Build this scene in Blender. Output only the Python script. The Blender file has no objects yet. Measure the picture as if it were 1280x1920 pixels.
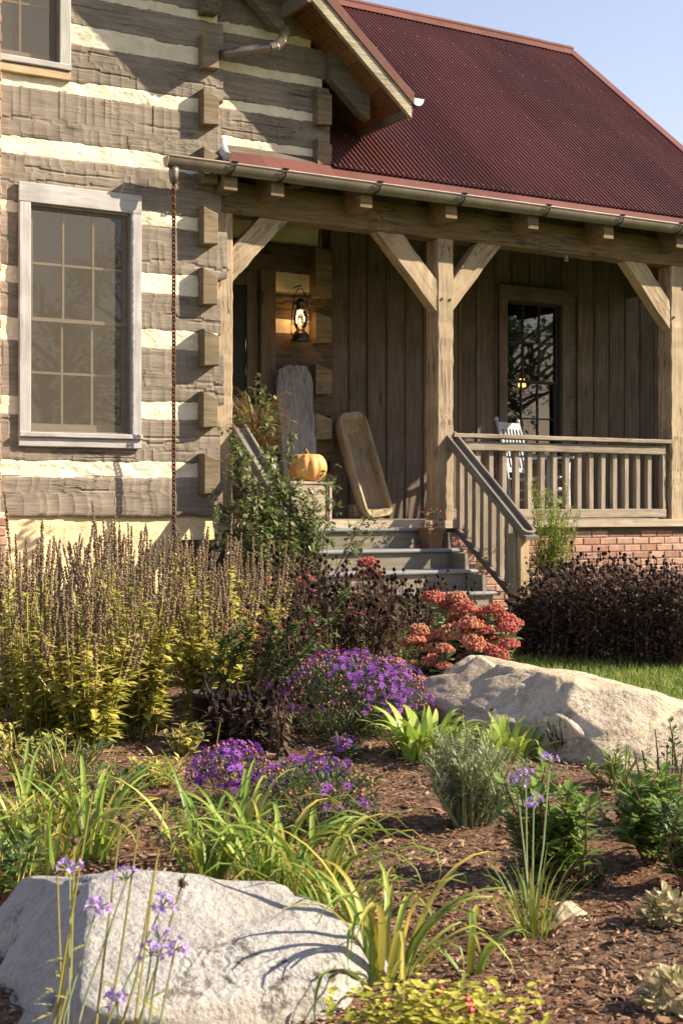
import bpy, math, random
import numpy as np
from mathutils import Vector, Matrix, noise as mnoise

random.seed(7); RNG = np.random.default_rng(11)
PI = math.pi
sc = bpy.context.scene
COL = sc.collection

# ------------------------------------------------------------------ camera, sky, sun, exposure
FPX, YH, EYE = 2590.0, 955.0, 0.95          # focal length and horizon row in photo pixels, eye height
AY = math.atan(2590 / 4460.0)               # camera turned right of the house normal
CA, SA = math.cos(AY), math.sin(AY)
cam = bpy.data.cameras.new('camera'); camo = bpy.data.objects.new('camera', cam); COL.objects.link(camo)
camo.location = (0, 0, EYE); camo.rotation_euler = (PI / 2, 0, -AY)
cam.sensor_fit = 'VERTICAL'; cam.sensor_height = 36; cam.lens = FPX / 1920 * 36
cam.shift_y = -(960 - YH) / 1920
cam.clip_start = .05; cam.clip_end = 2000
cam.dof.use_dof = True; cam.dof.focus_distance = 8.5; cam.dof.aperture_fstop = 13
sc.camera = camo

LD = Vector((-1.85, 1.0, -1.36)).normalized()   # direction the sunlight travels
world = bpy.data.worlds.new('World'); sc.world = world; world.use_nodes = True
wn = world.node_tree.nodes; wl = world.node_tree.links
bg = wn['Background']; sky = wn.new('ShaderNodeTexSky'); sky.sky_type = 'NISHITA'; sky.sun_disc = False
sky.sun_elevation = math.asin(-LD.z); sky.sun_rotation = math.atan2(-LD.x, -LD.y)
sky.air_density = 1.7; sky.dust_density = .5; sky.ozone_density = 3.0; sky.altitude = 200
wtint = wn.new('ShaderNodeMix'); wtint.data_type = 'RGBA'; wtint.blend_type = 'MULTIPLY'; wtint.inputs[0].default_value = 1; wtint.inputs[7].default_value = (1.22, .94, .95, 1)   # white balance of the photograph
wl.new(sky.outputs[0], wtint.inputs[6]); wl.new(wtint.outputs[2], bg.inputs[0]); bg.inputs[1].default_value = 0.082
sun = bpy.data.lights.new('sun', 'SUN'); suno = bpy.data.objects.new('sun', sun); COL.objects.link(suno)
sun.energy = 5.0; sun.angle = math.radians(.55); sun.color = (1, .86, .66)
suno.rotation_euler = LD.to_track_quat('-Z', 'Y').to_euler()
sc.view_settings.view_transform = 'Standard'; sc.view_settings.look = 'None'
sc.view_settings.gamma = 1; sc.view_settings.exposure = 1.38
sc.cycles.max_bounces = 6; sc.cycles.transparent_max_bounces = 12; sc.cycles.caustics_reflective = False
sc.cycles.caustics_refractive = False

# ------------------------------------------------------------------ photo pixel -> place
def ray(x, y):
    u, v = (x - 640) / FPX, (YH - y) / FPX
    return np.array([SA + CA * u, CA - SA * u, v])
def onY(x, y, Y):
    d = ray(x, y); return np.array([0, 0, EYE]) + d * Y / d[1]
def onZ(x, y, z=0.0):
    d = ray(x, y); return np.array([0, 0, EYE]) + d * (z - EYE) / d[2]
def cw(X, Z, z=0.0):                       # right / forward of the camera -> world
    return np.array([X * CA + Z * SA, -X * SA + Z * CA, z])
def at(x, Z, z=0.0): return cw((x - 640) * Z / FPX, Z, z)

# ------------------------------------------------------------------ materials
class NT:
    def __init__(s, name):
        s.m = bpy.data.materials.new(name); s.m.use_nodes = True; s.t = s.m.node_tree
        s.t.nodes.clear(); s.out = s.n('ShaderNodeOutputMaterial')
    def n(s, typ, ins=None, **kw):
        nd = s.t.nodes.new(typ)
        for k, v in kw.items(): setattr(nd, k, v)
        for k, v in (ins or {}).items(): s.set(nd, k, v)
        return nd
    def set(s, nd, k, v):
        i = nd.inputs[k]
        if hasattr(v, 'is_output'): s.t.links.new(v, i)
        elif hasattr(v, 'outputs'): s.t.links.new(v.outputs[0], i)
        else: i.default_value = (*v, 1) if (isinstance(v, tuple) and len(v) == 3 and i.type == 'RGBA') else v
    def coord(s, scale=(1, 1, 1), rand=True):
        tc = s.n('ShaderNodeTexCoord'); src = tc.outputs['Object']
        if rand:
            oi = s.n('ShaderNodeObjectInfo'); mu = s.n('ShaderNodeMath', {0: oi.outputs['Random'], 1: 57.0}, operation='MULTIPLY')
            src = s.n('ShaderNodeVectorMath', {0: src, 1: mu.outputs[0]}, operation='ADD').outputs[0]
        return s.n('ShaderNodeMapping', {'Vector': src, 'Scale': scale}).outputs[0]
    def noise(s, vec, scale=1, detail=5, rough=.55, dist=0):
        return s.n('ShaderNodeTexNoise', {'Vector': vec, 'Scale': scale, 'Detail': detail, 'Roughness': rough, 'Distortion': dist}).outputs[0]
    def ramp(s, fac, *stops):
        r = s.n('ShaderNodeValToRGB', {'Fac': fac}); e = r.color_ramp.elements
        while len(e) < len(stops): e.new(.5)
        for i, (p, c) in enumerate(stops):
            e[i].position = p; e[i].color = (*c, 1) if isinstance(c, tuple) else (c, c, c, 1)
        return r.outputs[0]
    def mix(s, fac, a, b, mode='MIX'):
        return s.n('ShaderNodeMix', {0: fac, 6: a, 7: b}, data_type='RGBA', blend_type=mode).outputs[2]
    def bump(s, h, strength=.3, dist=.01, nrm=None):
        d = {'Height': h, 'Strength': strength, 'Distance': dist}
        if nrm is not None: d['Normal'] = nrm
        return s.n('ShaderNodeBump', d).outputs[0]
    def pbr(s, col, rough=.7, nrm=None, metal=0, spec=.3, **kw):
        d = {'Base Color': col, 'Roughness': rough, 'Metallic': metal, 'Specular IOR Level': spec, **kw}
        if nrm is not None: d['Normal'] = nrm
        b = s.n('ShaderNodeBsdfPrincipled', d); s.t.links.new(b.outputs[0], s.out.inputs[0]); return s.m

def wood(name, dark, mid, light, grain=1.0, bump=.35, crack=.5, rough=.82, blotch=.5, knots=0, tone=.16):
    t = NT(name); c = t.coord((1, 1, 1))
    g = t.noise(t.n('ShaderNodeMapping', {'Vector': c, 'Scale': (1.6 * grain, 26 * grain, 26 * grain)}).outputs[0], 1.6, 7, .62, .4)
    col = t.ramp(g, (.28, dark), (.5, mid), (.72, light))
    b = t.noise(c, 3.2, 3, .5)
    bc = t.ramp(b, (.35, 1 - .42 * blotch), (.65, 1.0 + .10 * blotch))
    col = t.mix(1.0, col, bc, 'MULTIPLY')
    oi = t.n('ShaderNodeObjectInfo')
    col = t.mix(1.0, col, t.ramp(oi.outputs['Random'], (0, 1 - tone), (1, 1.0)), 'MULTIPLY')
    ck = t.noise(t.n('ShaderNodeMapping', {'Vector': c, 'Scale': (1.1, 17, 17)}).outputs[0], 1.3, 3, .5, .9)
    ckm = t.ramp(ck, (.47, 1.0), (.493, 1 - .8 * crack), (.507, 1 - .8 * crack), (.53, 1.0))
    gate = t.ramp(t.noise(c, 1.7, 2), (.5, 0.0), (.58, 1.0))
    ckg = t.mix(gate, (1, 1, 1), ckm)
    col = t.mix(1.0, col, ckg, 'MULTIPLY')
    h = t.mix(.5, g, t.noise(t.n('ShaderNodeMapping', {'Vector': c, 'Scale': (9, 120, 120)}).outputs[0], 1, 4, .6))
    h = t.mix(1.0, h, ckg, 'MULTIPLY')
    if knots:
        v = t.n('ShaderNodeTexVoronoi', {'Vector': t.n('ShaderNodeMapping', {'Vector': c, 'Scale': (1.1, 3.2, 3.2)}).outputs[0], 'Scale': 1.25}, feature='F1').outputs['Distance']
        kn = t.ramp(v, (0.03, .32), (.09, .72), (.15, 1.0))
        col = t.mix(1.0, col, kn, 'MULTIPLY'); h = t.mix(1.0, h, kn, 'MULTIPLY')
    return t.pbr(col, rough, t.bump(h, bump, .012), spec=.22)

M = {}
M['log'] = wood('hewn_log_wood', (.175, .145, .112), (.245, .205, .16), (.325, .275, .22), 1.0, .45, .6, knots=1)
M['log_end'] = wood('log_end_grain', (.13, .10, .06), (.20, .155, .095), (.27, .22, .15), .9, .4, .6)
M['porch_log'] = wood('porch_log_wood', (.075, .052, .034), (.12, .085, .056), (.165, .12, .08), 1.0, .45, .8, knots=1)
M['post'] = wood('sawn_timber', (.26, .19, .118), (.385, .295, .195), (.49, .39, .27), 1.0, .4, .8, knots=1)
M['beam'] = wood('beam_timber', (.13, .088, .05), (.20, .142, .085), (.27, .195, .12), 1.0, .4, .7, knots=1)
M['board'] = wood('stained_board', (.092, .071, .053), (.142, .111, .085), (.19, .153, .118), .9, .3, .3, knots=1, tone=.3)
M['trim_white'] = wood('whitewashed_trim', (.33, .31, .29), (.44, .425, .41), (.52, .505, .49), .9, .25, .25, blotch=.5, tone=.06)
M['sill_tan'] = wood('tan_sill', (.40, .27, .15), (.52, .38, .23), (.60, .47, .32), .8, .18, .2)
M['rail'] = wood('weathered_rail', (.20, .165, .125), (.30, .25, .195), (.39, .33, .265), 1.1, .3, .35)
M['rail_dark'] = wood('weathered_handrail', (.13, .115, .098), (.20, .178, .152), (.27, .24, .205), 1.1, .3, .35)
M['newel'] = wood('new_pine', (.36, .25, .14), (.48, .35, .21), (.57, .44, .29), .8, .2, .2)
M['tread'] = wood('grey_painted_tread', (.16, .165, .175), (.23, .235, .245), (.30, .305, .315), .8, .2, .1, rough=.6)
M['riser'] = wood('riser_board', (.15, .13, .10), (.22, .195, .15), (.29, .26, .205), .7, .2, .1)
M['deck'] = wood('deck_board_wood', (.34, .27, .19), (.46, .375, .28), (.55, .46, .36), 1, .25, .2)
M['soffit'] = wood('soffit_wood', (.15, .075, .038), (.24, .125, .062), (.31, .17, .09), .9, .25, .2, tone=.35)
M['fascia'] = wood('fascia_wood', (.12, .10, .08), (.18, .155, .125), (.24, .21, .17), 1, .3, .3)
M['chair'] = wood('white_chair_paint', (.36, .38, .43), (.44, .46, .50), (.50, .52, .56), .6, .08, 0, rough=.5, blotch=.15)
M['crate'] = wood('weathered_crate', (.26, .20, .14), (.42, .34, .25), (.55, .46, .35), 1.2, .5, .7)
M['slab'] = wood('grey_slab_wood', (.13, .125, .13), (.27, .265, .275), (.42, .41, .42), 1.6, .6, .6)
M['sash'] = wood('sash_wood', (.30, .24, .17), (.38, .31, .23), (.44, .37, .28), .6, .1, 0, blotch=.2)
M['sash_dark'] = wood('dark_sash', (.03, .035, .04), (.05, .055, .06), (.07, .07, .07), .6, .1, 0)
M['barrel'] = wood('barrel_wood', (.03, .025, .02), (.055, .045, .036), (.08, .065, .05), 1, .3, .4)
M['screen_door'] = wood('door_frame_wood', (.10, .075, .05), (.15, .115, .08), (.2, .155, .11), .8, .2, .2)

def rockmat(name, a, b, c, spots, spot_col, sc_=1.0):
    t = NT(name); co = t.coord((sc_,) * 3, False)
    n1 = t.noise(co, 2.6, 8, .62, .3); col = t.ramp(n1, (.3, a), (.5, b), (.7, c))
    n2 = t.noise(co, 9, 7, .65); col = t.mix(.45, col, t.ramp(n2, (.3, a), (.55, b), (.7, c)))
    sp = t.noise(co, 15, 9, .72, .2); big = t.noise(co, 2.2, 3)
    m = t.mix(1.0, t.ramp(sp, (.53, 0.0), (.6, 1.0)), t.ramp(big, (.46, 0.0), (.62, spots)), 'MULTIPLY')
    col = t.mix(m, col, spot_col)
    col = t.mix(1.0, col, t.ramp(t.noise(co, 70, 4, .7), (.3, .72), (.65, 1.08)), 'MULTIPLY')
    st = t.ramp(t.noise(co, 1.3, 4, .6, .5), (.52, 0.0), (.7, .55)); col = t.mix(st, col, tuple(x * y for x, y in zip(b, (.85, .7, .5))))
    ck_ = t.noise(t.n('ShaderNodeMapping', {'Vector': co, 'Scale': (1, 1, 2.6), 'Rotation': (.3, .2, .4)}).outputs[0], 1.5, 5, .55, .6)
    ck = t.ramp(ck_, (.484, 1.0), (.497, .25), (.503, .25), (.516, 1.0)); gate = t.ramp(t.noise(co, 2.4, 2), (.60, 0.0), (.66, .32)); ck = t.mix(gate, (1, 1, 1), ck)
    col = t.mix(1.0, col, ck, 'MULTIPLY')
    h = t.mix(.35, t.noise(co, 7, 9, .68), t.noise(co, 45, 5, .6)); h = t.mix(1.0, h, ck, 'MULTIPLY')
    return t.pbr(col, .9, t.bump(h, 1.0, .035), spec=.15)
M['rock_grey'] = rockmat('pale_grey_rock', (.25, .24, .225), (.37, .355, .33), (.48, .46, .43), .95, (.075, .07, .065), 1.25)
M['rock_tan'] = rockmat('pale_tan_rock', (.32, .25, .17), (.48, .40, .285), (.61, .525, .40), .5, (.16, .13, .10), 1.0)

def simple(name, a, b, scale=8, rough=.7, bump=.2, metal=0, spec=.3, bscale=None, rand=True):
    t = NT(name); c = t.coord((1, 1, 1), rand); n = t.noise(c, scale, 6, .6)
    return t.pbr(t.ramp(n, (.3, a), (.7, b)), rough, t.bump(t.noise(c, bscale or scale * 4, 5, .6), bump, .01), metal, spec)
M['chink'] = simple('lime_chinking', (.58, .50, .36), (.80, .725, .56), 5, .95, .55, bscale=45)
M['parge'] = simple('parged_foundation', (.62, .50, .27), (.76, .64, .39), 6, .95, .6, bscale=40)
M['mortar'] = simple('mortar', (.48, .42, .33), (.60, .53, .43), 12, .95, .4)
M['gutter'] = simple('bronze_gutter', (.16, .135, .115), (.25, .215, .185), 5, .42, .05, .75, .5)
M['gutter_cap'] = simple('gutter_end_cap', (.62, .60, .58), (.72, .70, .68), 5, .45, .05, .1)
M['pipe'] = simple('downspout_metal', (.20, .165, .145), (.30, .25, .22), 6, .4, .05, .6)
M['galv'] = simple('galvanised_metal', (.5, .5, .54), (.62, .62, .66), 14, .4, .1, .6)
M['chain'] = simple('rusty_chain', (.085, .035, .02), (.16, .075, .045), 40, .75, .3, .35)
M['brass'] = simple('lantern_metal', (.06, .05, .032), (.13, .11, .075), 30, .38, .1, .85)
M['iron'] = simple('black_iron', (.02, .018, .016), (.04, .035, .03), 30, .5, .1, .6)
M['hinge'] = M['iron']
M['pot_black'] = simple('black_plastic_pot', (.012, .012, .013), (.042, .036, .030), 6, .45, .05)
M['pot_brown'] = simple('rust_brown_pot', (.13, .065, .04), (.21, .115, .07), 12, .75, .3)
M['soil'] = simple('pot_soil', (.03, .02, .014), (.06, .04, .028), 30, .95, .6)
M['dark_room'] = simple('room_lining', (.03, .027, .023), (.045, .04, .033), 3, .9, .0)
M['screw'] = simple('screw_head', (.45, .36, .32), (.55, .45, .40), 20, .35, 0, .6)
M['trough'] = wood('carved_trough', (.21, .165, .10), (.35, .285, .19), (.46, .385, .27), .8, .35, .6, knots=1)

def brickmat():
    t = NT('red_brick'); c = t.coord(); oi = t.n('ShaderNodeObjectInfo')
    base = t.ramp(oi.outputs['Random'], (0, (.30, .155, .115)), (.35, (.40, .225, .165)), (.7, (.48, .30, .225)), (1, (.36, .215, .17)))
    n = t.noise(c, 14, 7, .65); col = t.mix(1.0, base, t.ramp(n, (.3, .65), (.7, 1.1)), 'MULTIPLY')
    lm = t.ramp(t.noise(c, 22, 5), (.6, 0.0), (.72, .5)); col = t.mix(lm, col, (.55, .47, .38))
    return t.pbr(col, .92, t.bump(n, .5, .012), spec=.15)
M['brick'] = brickmat()

def redroof(name, a, b, rough, spec):
    t = NT(name); c = t.coord((1, 1, 1), False)
    n = t.noise(c, 1.1, 5, .6); f = t.noise(t.n('ShaderNodeMapping', {'Vector': c, 'Scale': (18, 1.2, 1.2)}).outputs[0], 1, 5, .6)
    col = t.mix(.5, t.ramp(n, (.3, a), (.7, b)), t.ramp(f, (.3, a), (.7, b)))
    sx = t.n('ShaderNodeSeparateXYZ', {0: c}); q = t.n('ShaderNodeMath', {0: sx.outputs[0], 1: .666}, operation='SNAP'); w = t.n('ShaderNodeTexWhiteNoise', {'W': q.outputs[0]}, noise_dimensions='1D')
    col = t.mix(1.0, col, t.ramp(w.outputs[0], (0, .80), (1, 1.12)), 'MULTIPLY')
    return t.pbr(col, t.ramp(n, (.3, rough - .1), (.7, rough + .12)), t.bump(f, .08, .01), 0, spec)
M['roof'] = redroof('red_corrugated_steel', (.10, .036, .029), (.16, .063, .052), .6, .2)
M['roof_trim'] = redroof('red_trim_steel', (.105, .04, .032), (.15, .062, .05), .65, .15)
M['flash'] = simple('copper_flashing', (.24, .11, .075), (.36, .18, .125), 5, .5, .1, .35)

def glassmat(name, tint, ior=1.52):
    t = NT(name); fr = t.n('ShaderNodeFresnel', {'IOR': ior + .35})
    g = t.n('ShaderNodeBsdfGlossy', {'Color': (.9, .93, .97), 'Roughness': .015}); tr = t.n('ShaderNodeBsdfTransparent', {'Color': tint})
    mx = t.n('ShaderNodeMixShader', {0: fr.outputs[0], 1: tr.outputs[0], 2: g.outputs[0]}); t.t.links.new(mx.outputs[0], t.out.inputs[0]); return t.m
M['glass'] = glassmat('window_glass', (.75, .78, .76))
M['lamp_glass'] = glassmat('lantern_glass', (1, .95, .85))
def screenmat():
    t = NT('insect_screen'); d = t.n('ShaderNodeBsdfDiffuse', {'Color': (.165, .145, .115)}); tr = t.n('ShaderNodeBsdfTransparent', {'Color': (1, 1, 1)})
    mx = t.n('ShaderNodeMixShader', {0: .44, 1: tr.outputs[0], 2: d.outputs[0]}); t.t.links.new(mx.outputs[0], t.out.inputs[0]); return t.m
M['screen'] = screenmat()
def emit(name, col, s):
    t = NT(name); e = t.n('ShaderNodeEmission', {'Color': col, 'Strength': s}); t.t.links.new(e.outputs[0], t.out.inputs[0]); return t.m
M['flame'] = emit('flame', (1, .55, .16), 5)
M['lampglow'] = emit('lamp_shade_glow', (1, .42, .10), 1.6)

def leaf(name, *cols, trans=.3, rough=.5, spec=.3):
    """foliage: colour picked per leaf through the 'rnd' attribute"""
    t = NT(name); a = t.n('ShaderNodeAttribute', attribute_name='rnd'); oi = t.n('ShaderNodeObjectInfo')
    f = t.n('ShaderNodeMath', {0: a.outputs['Fac'], 1: t.n('ShaderNodeMath', {0: oi.outputs['Random'], 1: .001}, operation='MULTIPLY').outputs[0]}, operation='ADD').outputs[0]
    k = len(cols); col = t.ramp(f, *[(i / max(1, k - 1), c) for i, c in enumerate(cols)])
    n = t.noise(t.coord((1, 1, 1)), 30, 3); col = t.mix(1.0, col, t.ramp(n, (.3, .8), (.7, 1.1)), 'MULTIPLY')
    b = t.n('ShaderNodeBsdfPrincipled', {'Base Color': col, 'Roughness': rough, 'Specular IOR Level': spec})
    if trans:
        tl = t.n('ShaderNodeBsdfTranslucent', {'Color': col}); mx = t.n('ShaderNodeMixShader', {0: trans, 1: b.outputs[0], 2: tl.outputs[0]})
        t.t.links.new(mx.outputs[0], t.out.inputs[0])
    else: t.t.links.new(b.outputs[0], t.out.inputs[0])
    return t.m
def leafobj(name, *cols, trans=.3):
    """blade objects: colour picked per object"""
    t = NT(name); oi = t.n('ShaderNodeObjectInfo'); k = len(cols)
    col = t.ramp(oi.outputs['Random'], *[(i / max(1, k - 1), c) for i, c in enumerate(cols)])
    tc = t.n('ShaderNodeTexCoord'); x = t.n('ShaderNodeSeparateXYZ', {0: tc.outputs['Object']})
    st = t.noise(t.n('ShaderNodeMapping', {'Vector': tc.outputs['Object'], 'Scale': (3, 160, 3)}).outputs[0], 1, 2)
    col = t.mix(1.0, col, t.ramp(st, (.3, .78), (.7, 1.12)), 'MULTIPLY')
    b = t.n('ShaderNodeBsdfPrincipled', {'Base Color': col, 'Roughness': .45, 'Specular IOR Level': .35})
    tl = t.n('ShaderNodeBsdfTranslucent', {'Color': col}); mx = t.n('ShaderNodeMixShader', {0: trans, 1: b.outputs[0], 2: tl.outputs[0]})
    t.t.links.new(mx.outputs[0], t.out.inputs[0]); return t.m
M['lf_yellow'] = leaf('yellowing_leaf', (.16, .20, .03), (.36, .37, .055), (.54, .51, .10), (.62, .55, .17), (.56, .43, .23), trans=.42)
M['stem_yellow'] = leaf('yellow_stem', (.22, .20, .05), (.34, .31, .09), trans=0)
M['spike'] = leaf('dry_spike', (.13, .085, .055), (.25, .18, .11), (.37, .29, .17), trans=.15, rough=.9, spec=.1)
M['deadstem'] = leaf('dead_stem', (.06, .035, .025), (.13, .075, .05), (.2, .125, .085), trans=0, rough=.9, spec=.1)
M['deadleaf'] = leaf('dead_leaf', (.035, .03, .018), (.06, .05, .024), (.09, .055, .035), (.13, .085, .055), (.07, .09, .03), trans=.2, rough=.7)
M['hedge_lf'] = leaf('hedge_dead_leaf', (.06, .042, .028), (.11, .07, .048), (.17, .105, .075), (.24, .15, .11), (.10, .12, .045), trans=.25, rough=.6)
M['seedhead'] = leaf('black_seedhead', (.012, .008, .007), (.03, .02, .016), trans=0, rough=.9, spec=.1)
M['lf_green'] = leaf('green_leaf', (.035, .07, .018), (.07, .125, .03), (.12, .19, .05), (.2, .25, .08), trans=.3)
M['lf_rose'] = leaf('rose_leaf', (.065, .11, .035), (.12, .18, .06), (.20, .26, .09), (.30, .34, .14), trans=.28, rough=.38, spec=.45)
M['lf_gold'] = leaf('golden_leaf', (.26, .28, .03), (.42, .40, .06), (.55, .50, .10), trans=.35)
M['lf_lime'] = leaf('lime_leaf', (.16, .24, .04), (.26, .33, .07), (.36, .40, .11), trans=.38)
M['lf_grey'] = leaf('grey_green_leaf', (.17, .20, .085), (.29, .33, .16), (.40, .43, .25), trans=.25, rough=.7)
M['lf_shrub'] = leaf('shrub_leaf', (.09, .16, .035), (.17, .26, .055), (.27, .36, .09), trans=.38)
M['lf_pale'] = leaf('pale_rosette_leaf', (.13, .14, .045), (.36, .33, .16), (.52, .45, .29), (.30, .24, .12), trans=.25)
M['lf_sedge'] = leaf('brown_grass', (.10, .045, .03), (.20, .10, .06), (.27, .20, .08), (.24, .24, .07), trans=.25)
M['lf_orange'] = leaf('orange_dead_leaf', (.22, .07, .02), (.38, .15, .045), trans=.3)
M['aster_lf'] = leaf('aster_leaf', (.045, .075, .03), (.09, .125, .05), (.16, .19, .08), trans=.25)
M['aster'] = leaf('aster_petal', (.17, .035, .33), (.27, .06, .47), (.36, .12, .58), trans=.3)
M['aster_c'] = leaf('aster_centre', (.26, .11, .04), (.17, .06, .035), trans=0)
M['lilac'] = leaf('lilac_petal', (.38, .22, .62), (.50, .33, .74), (.62, .48, .80), trans=.35)
M['sedum'] = leaf('sedum_floret', (.36, .075, .06), (.47, .14, .095), (.50, .21, .11), (.40, .19, .085), trans=.12, rough=.8)
M['sedum_lf'] = leaf('sedum_leaf', (.16, .21, .10), (.27, .33, .17), (.36, .40, .22), trans=.2)
M['red'] = leaf('red_petal', (.45, .02, .03), (.60, .06, .10), (.5, .03, .06), trans=.2)
M['pink'] = leaf('pink_petal', (.50, .05, .10), (.62, .12, .16), trans=.3)
M['blade'] = leafobj('daylily_blade', (.10, .19, .025), (.17, .27, .04), (.25, .34, .055), (.34, .39, .075), (.15, .25, .035), (.50, .40, .08), (.22, .31, .06))
M['blade_lime'] = leafobj('lime_blade', (.24, .36, .05), (.34, .44, .075), (.42, .50, .10))
M['grass'] = leaf('lawn_grass', (.10, .17, .03), (.18, .26, .045), (.28, .34, .07), (.38, .35, .11), trans=.35)
M['pump'] = simple('pumpkin_skin', (.46, .20, .05), (.68, .38, .13), 9, .5, .1)
M['pump_stem'] = simple('pumpkin_stem', (.16, .11, .05), (.24, .18, .09), 20, .8, .3)
M['thorn'] = leaf('thorny_stem', (.12, .07, .045), (.22, .15, .10), (.33, .25, .18), trans=0, rough=.9)
def mulch():
    t = NT('mulch_soil'); c = t.coord((1, 1, 1), False); n = t.noise(c, 35, 8, .7); b = t.noise(c, 2.2, 4)
    col = t.ramp(n, (.3, (.06, .038, .026)), (.5, (.16, .105, .068)), (.7, (.29, .20, .135)))
    col = t.mix(t.ramp(b, (.42, 0.0), (.62, .65)), col, t.ramp(n, (.3, (.09, .035, .022)), (.7, (.30, .15, .09))))
    return t.pbr(col, .95, t.bump(n, .9, .03), spec=.1)
M['mulch'] = mulch()
M['chips'] = leaf('mulch_chip', (.07, .040, .025), (.16, .092, .056), (.27, .17, .105), (.38, .26, .17), (.22, .085, .05), (.17, .11, .07), (.52, .41, .29), trans=0, rough=.95, spec=.1)
def lawnmat():
    t = NT('lawn_ground'); c = t.coord((1, 1, 1), False)
    return t.pbr(t.ramp(t.noise(c, 6, 6, .65), (.3, (.05, .07, .02)), (.7, (.12, .15, .04))), .95, t.bump(t.noise(c, 60, 4), .6, .03), spec=.1)
M['lawn'] = lawnmat()

# ------------------------------------------------------------------ object helpers
WM = {}
STUFF = {'foliage', 'seed_heads', 'flower_centres', 'blooms', 'thorns', 'stems', 'canes', 'blades', 'flower_stalks', 'stalks'}
def link(name, me, mat, parent=None, mw=None, label=None):
    o = bpy.data.objects.new(name, me); COL.objects.link(o)
    if mat is not None and me is not None and not me.materials: me.materials.append(mat)
    mw = mw or Matrix.Identity(4)
    o.matrix_basis = mw; WM[o.name] = mw.copy()
    if parent is not None:
        o.parent = parent; o.matrix_parent_inverse = WM[parent.name].inverted()
    if label: o['label'] = label
    if parent is not None and name in STUFF: o['kind'] = 'stuff'
    return o
def tag(o, label, cat, group=None, kind=None):
    if label: o['label'] = label
    if cat: o['category'] = cat
    if group: o['group'] = group
    if kind: o['kind'] = kind
    return o
def thing(name, loc, label, cat, group=None, rz=0):
    o = bpy.data.objects.new(name, None); COL.objects.link(o); o.empty_display_size = .1
    mw = Matrix.Translation(Vector(loc)) @ Matrix.Rotation(rz, 4, 'Z'); o.matrix_basis = mw; WM[o.name] = mw
    return tag(o, label, cat, group)

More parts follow.
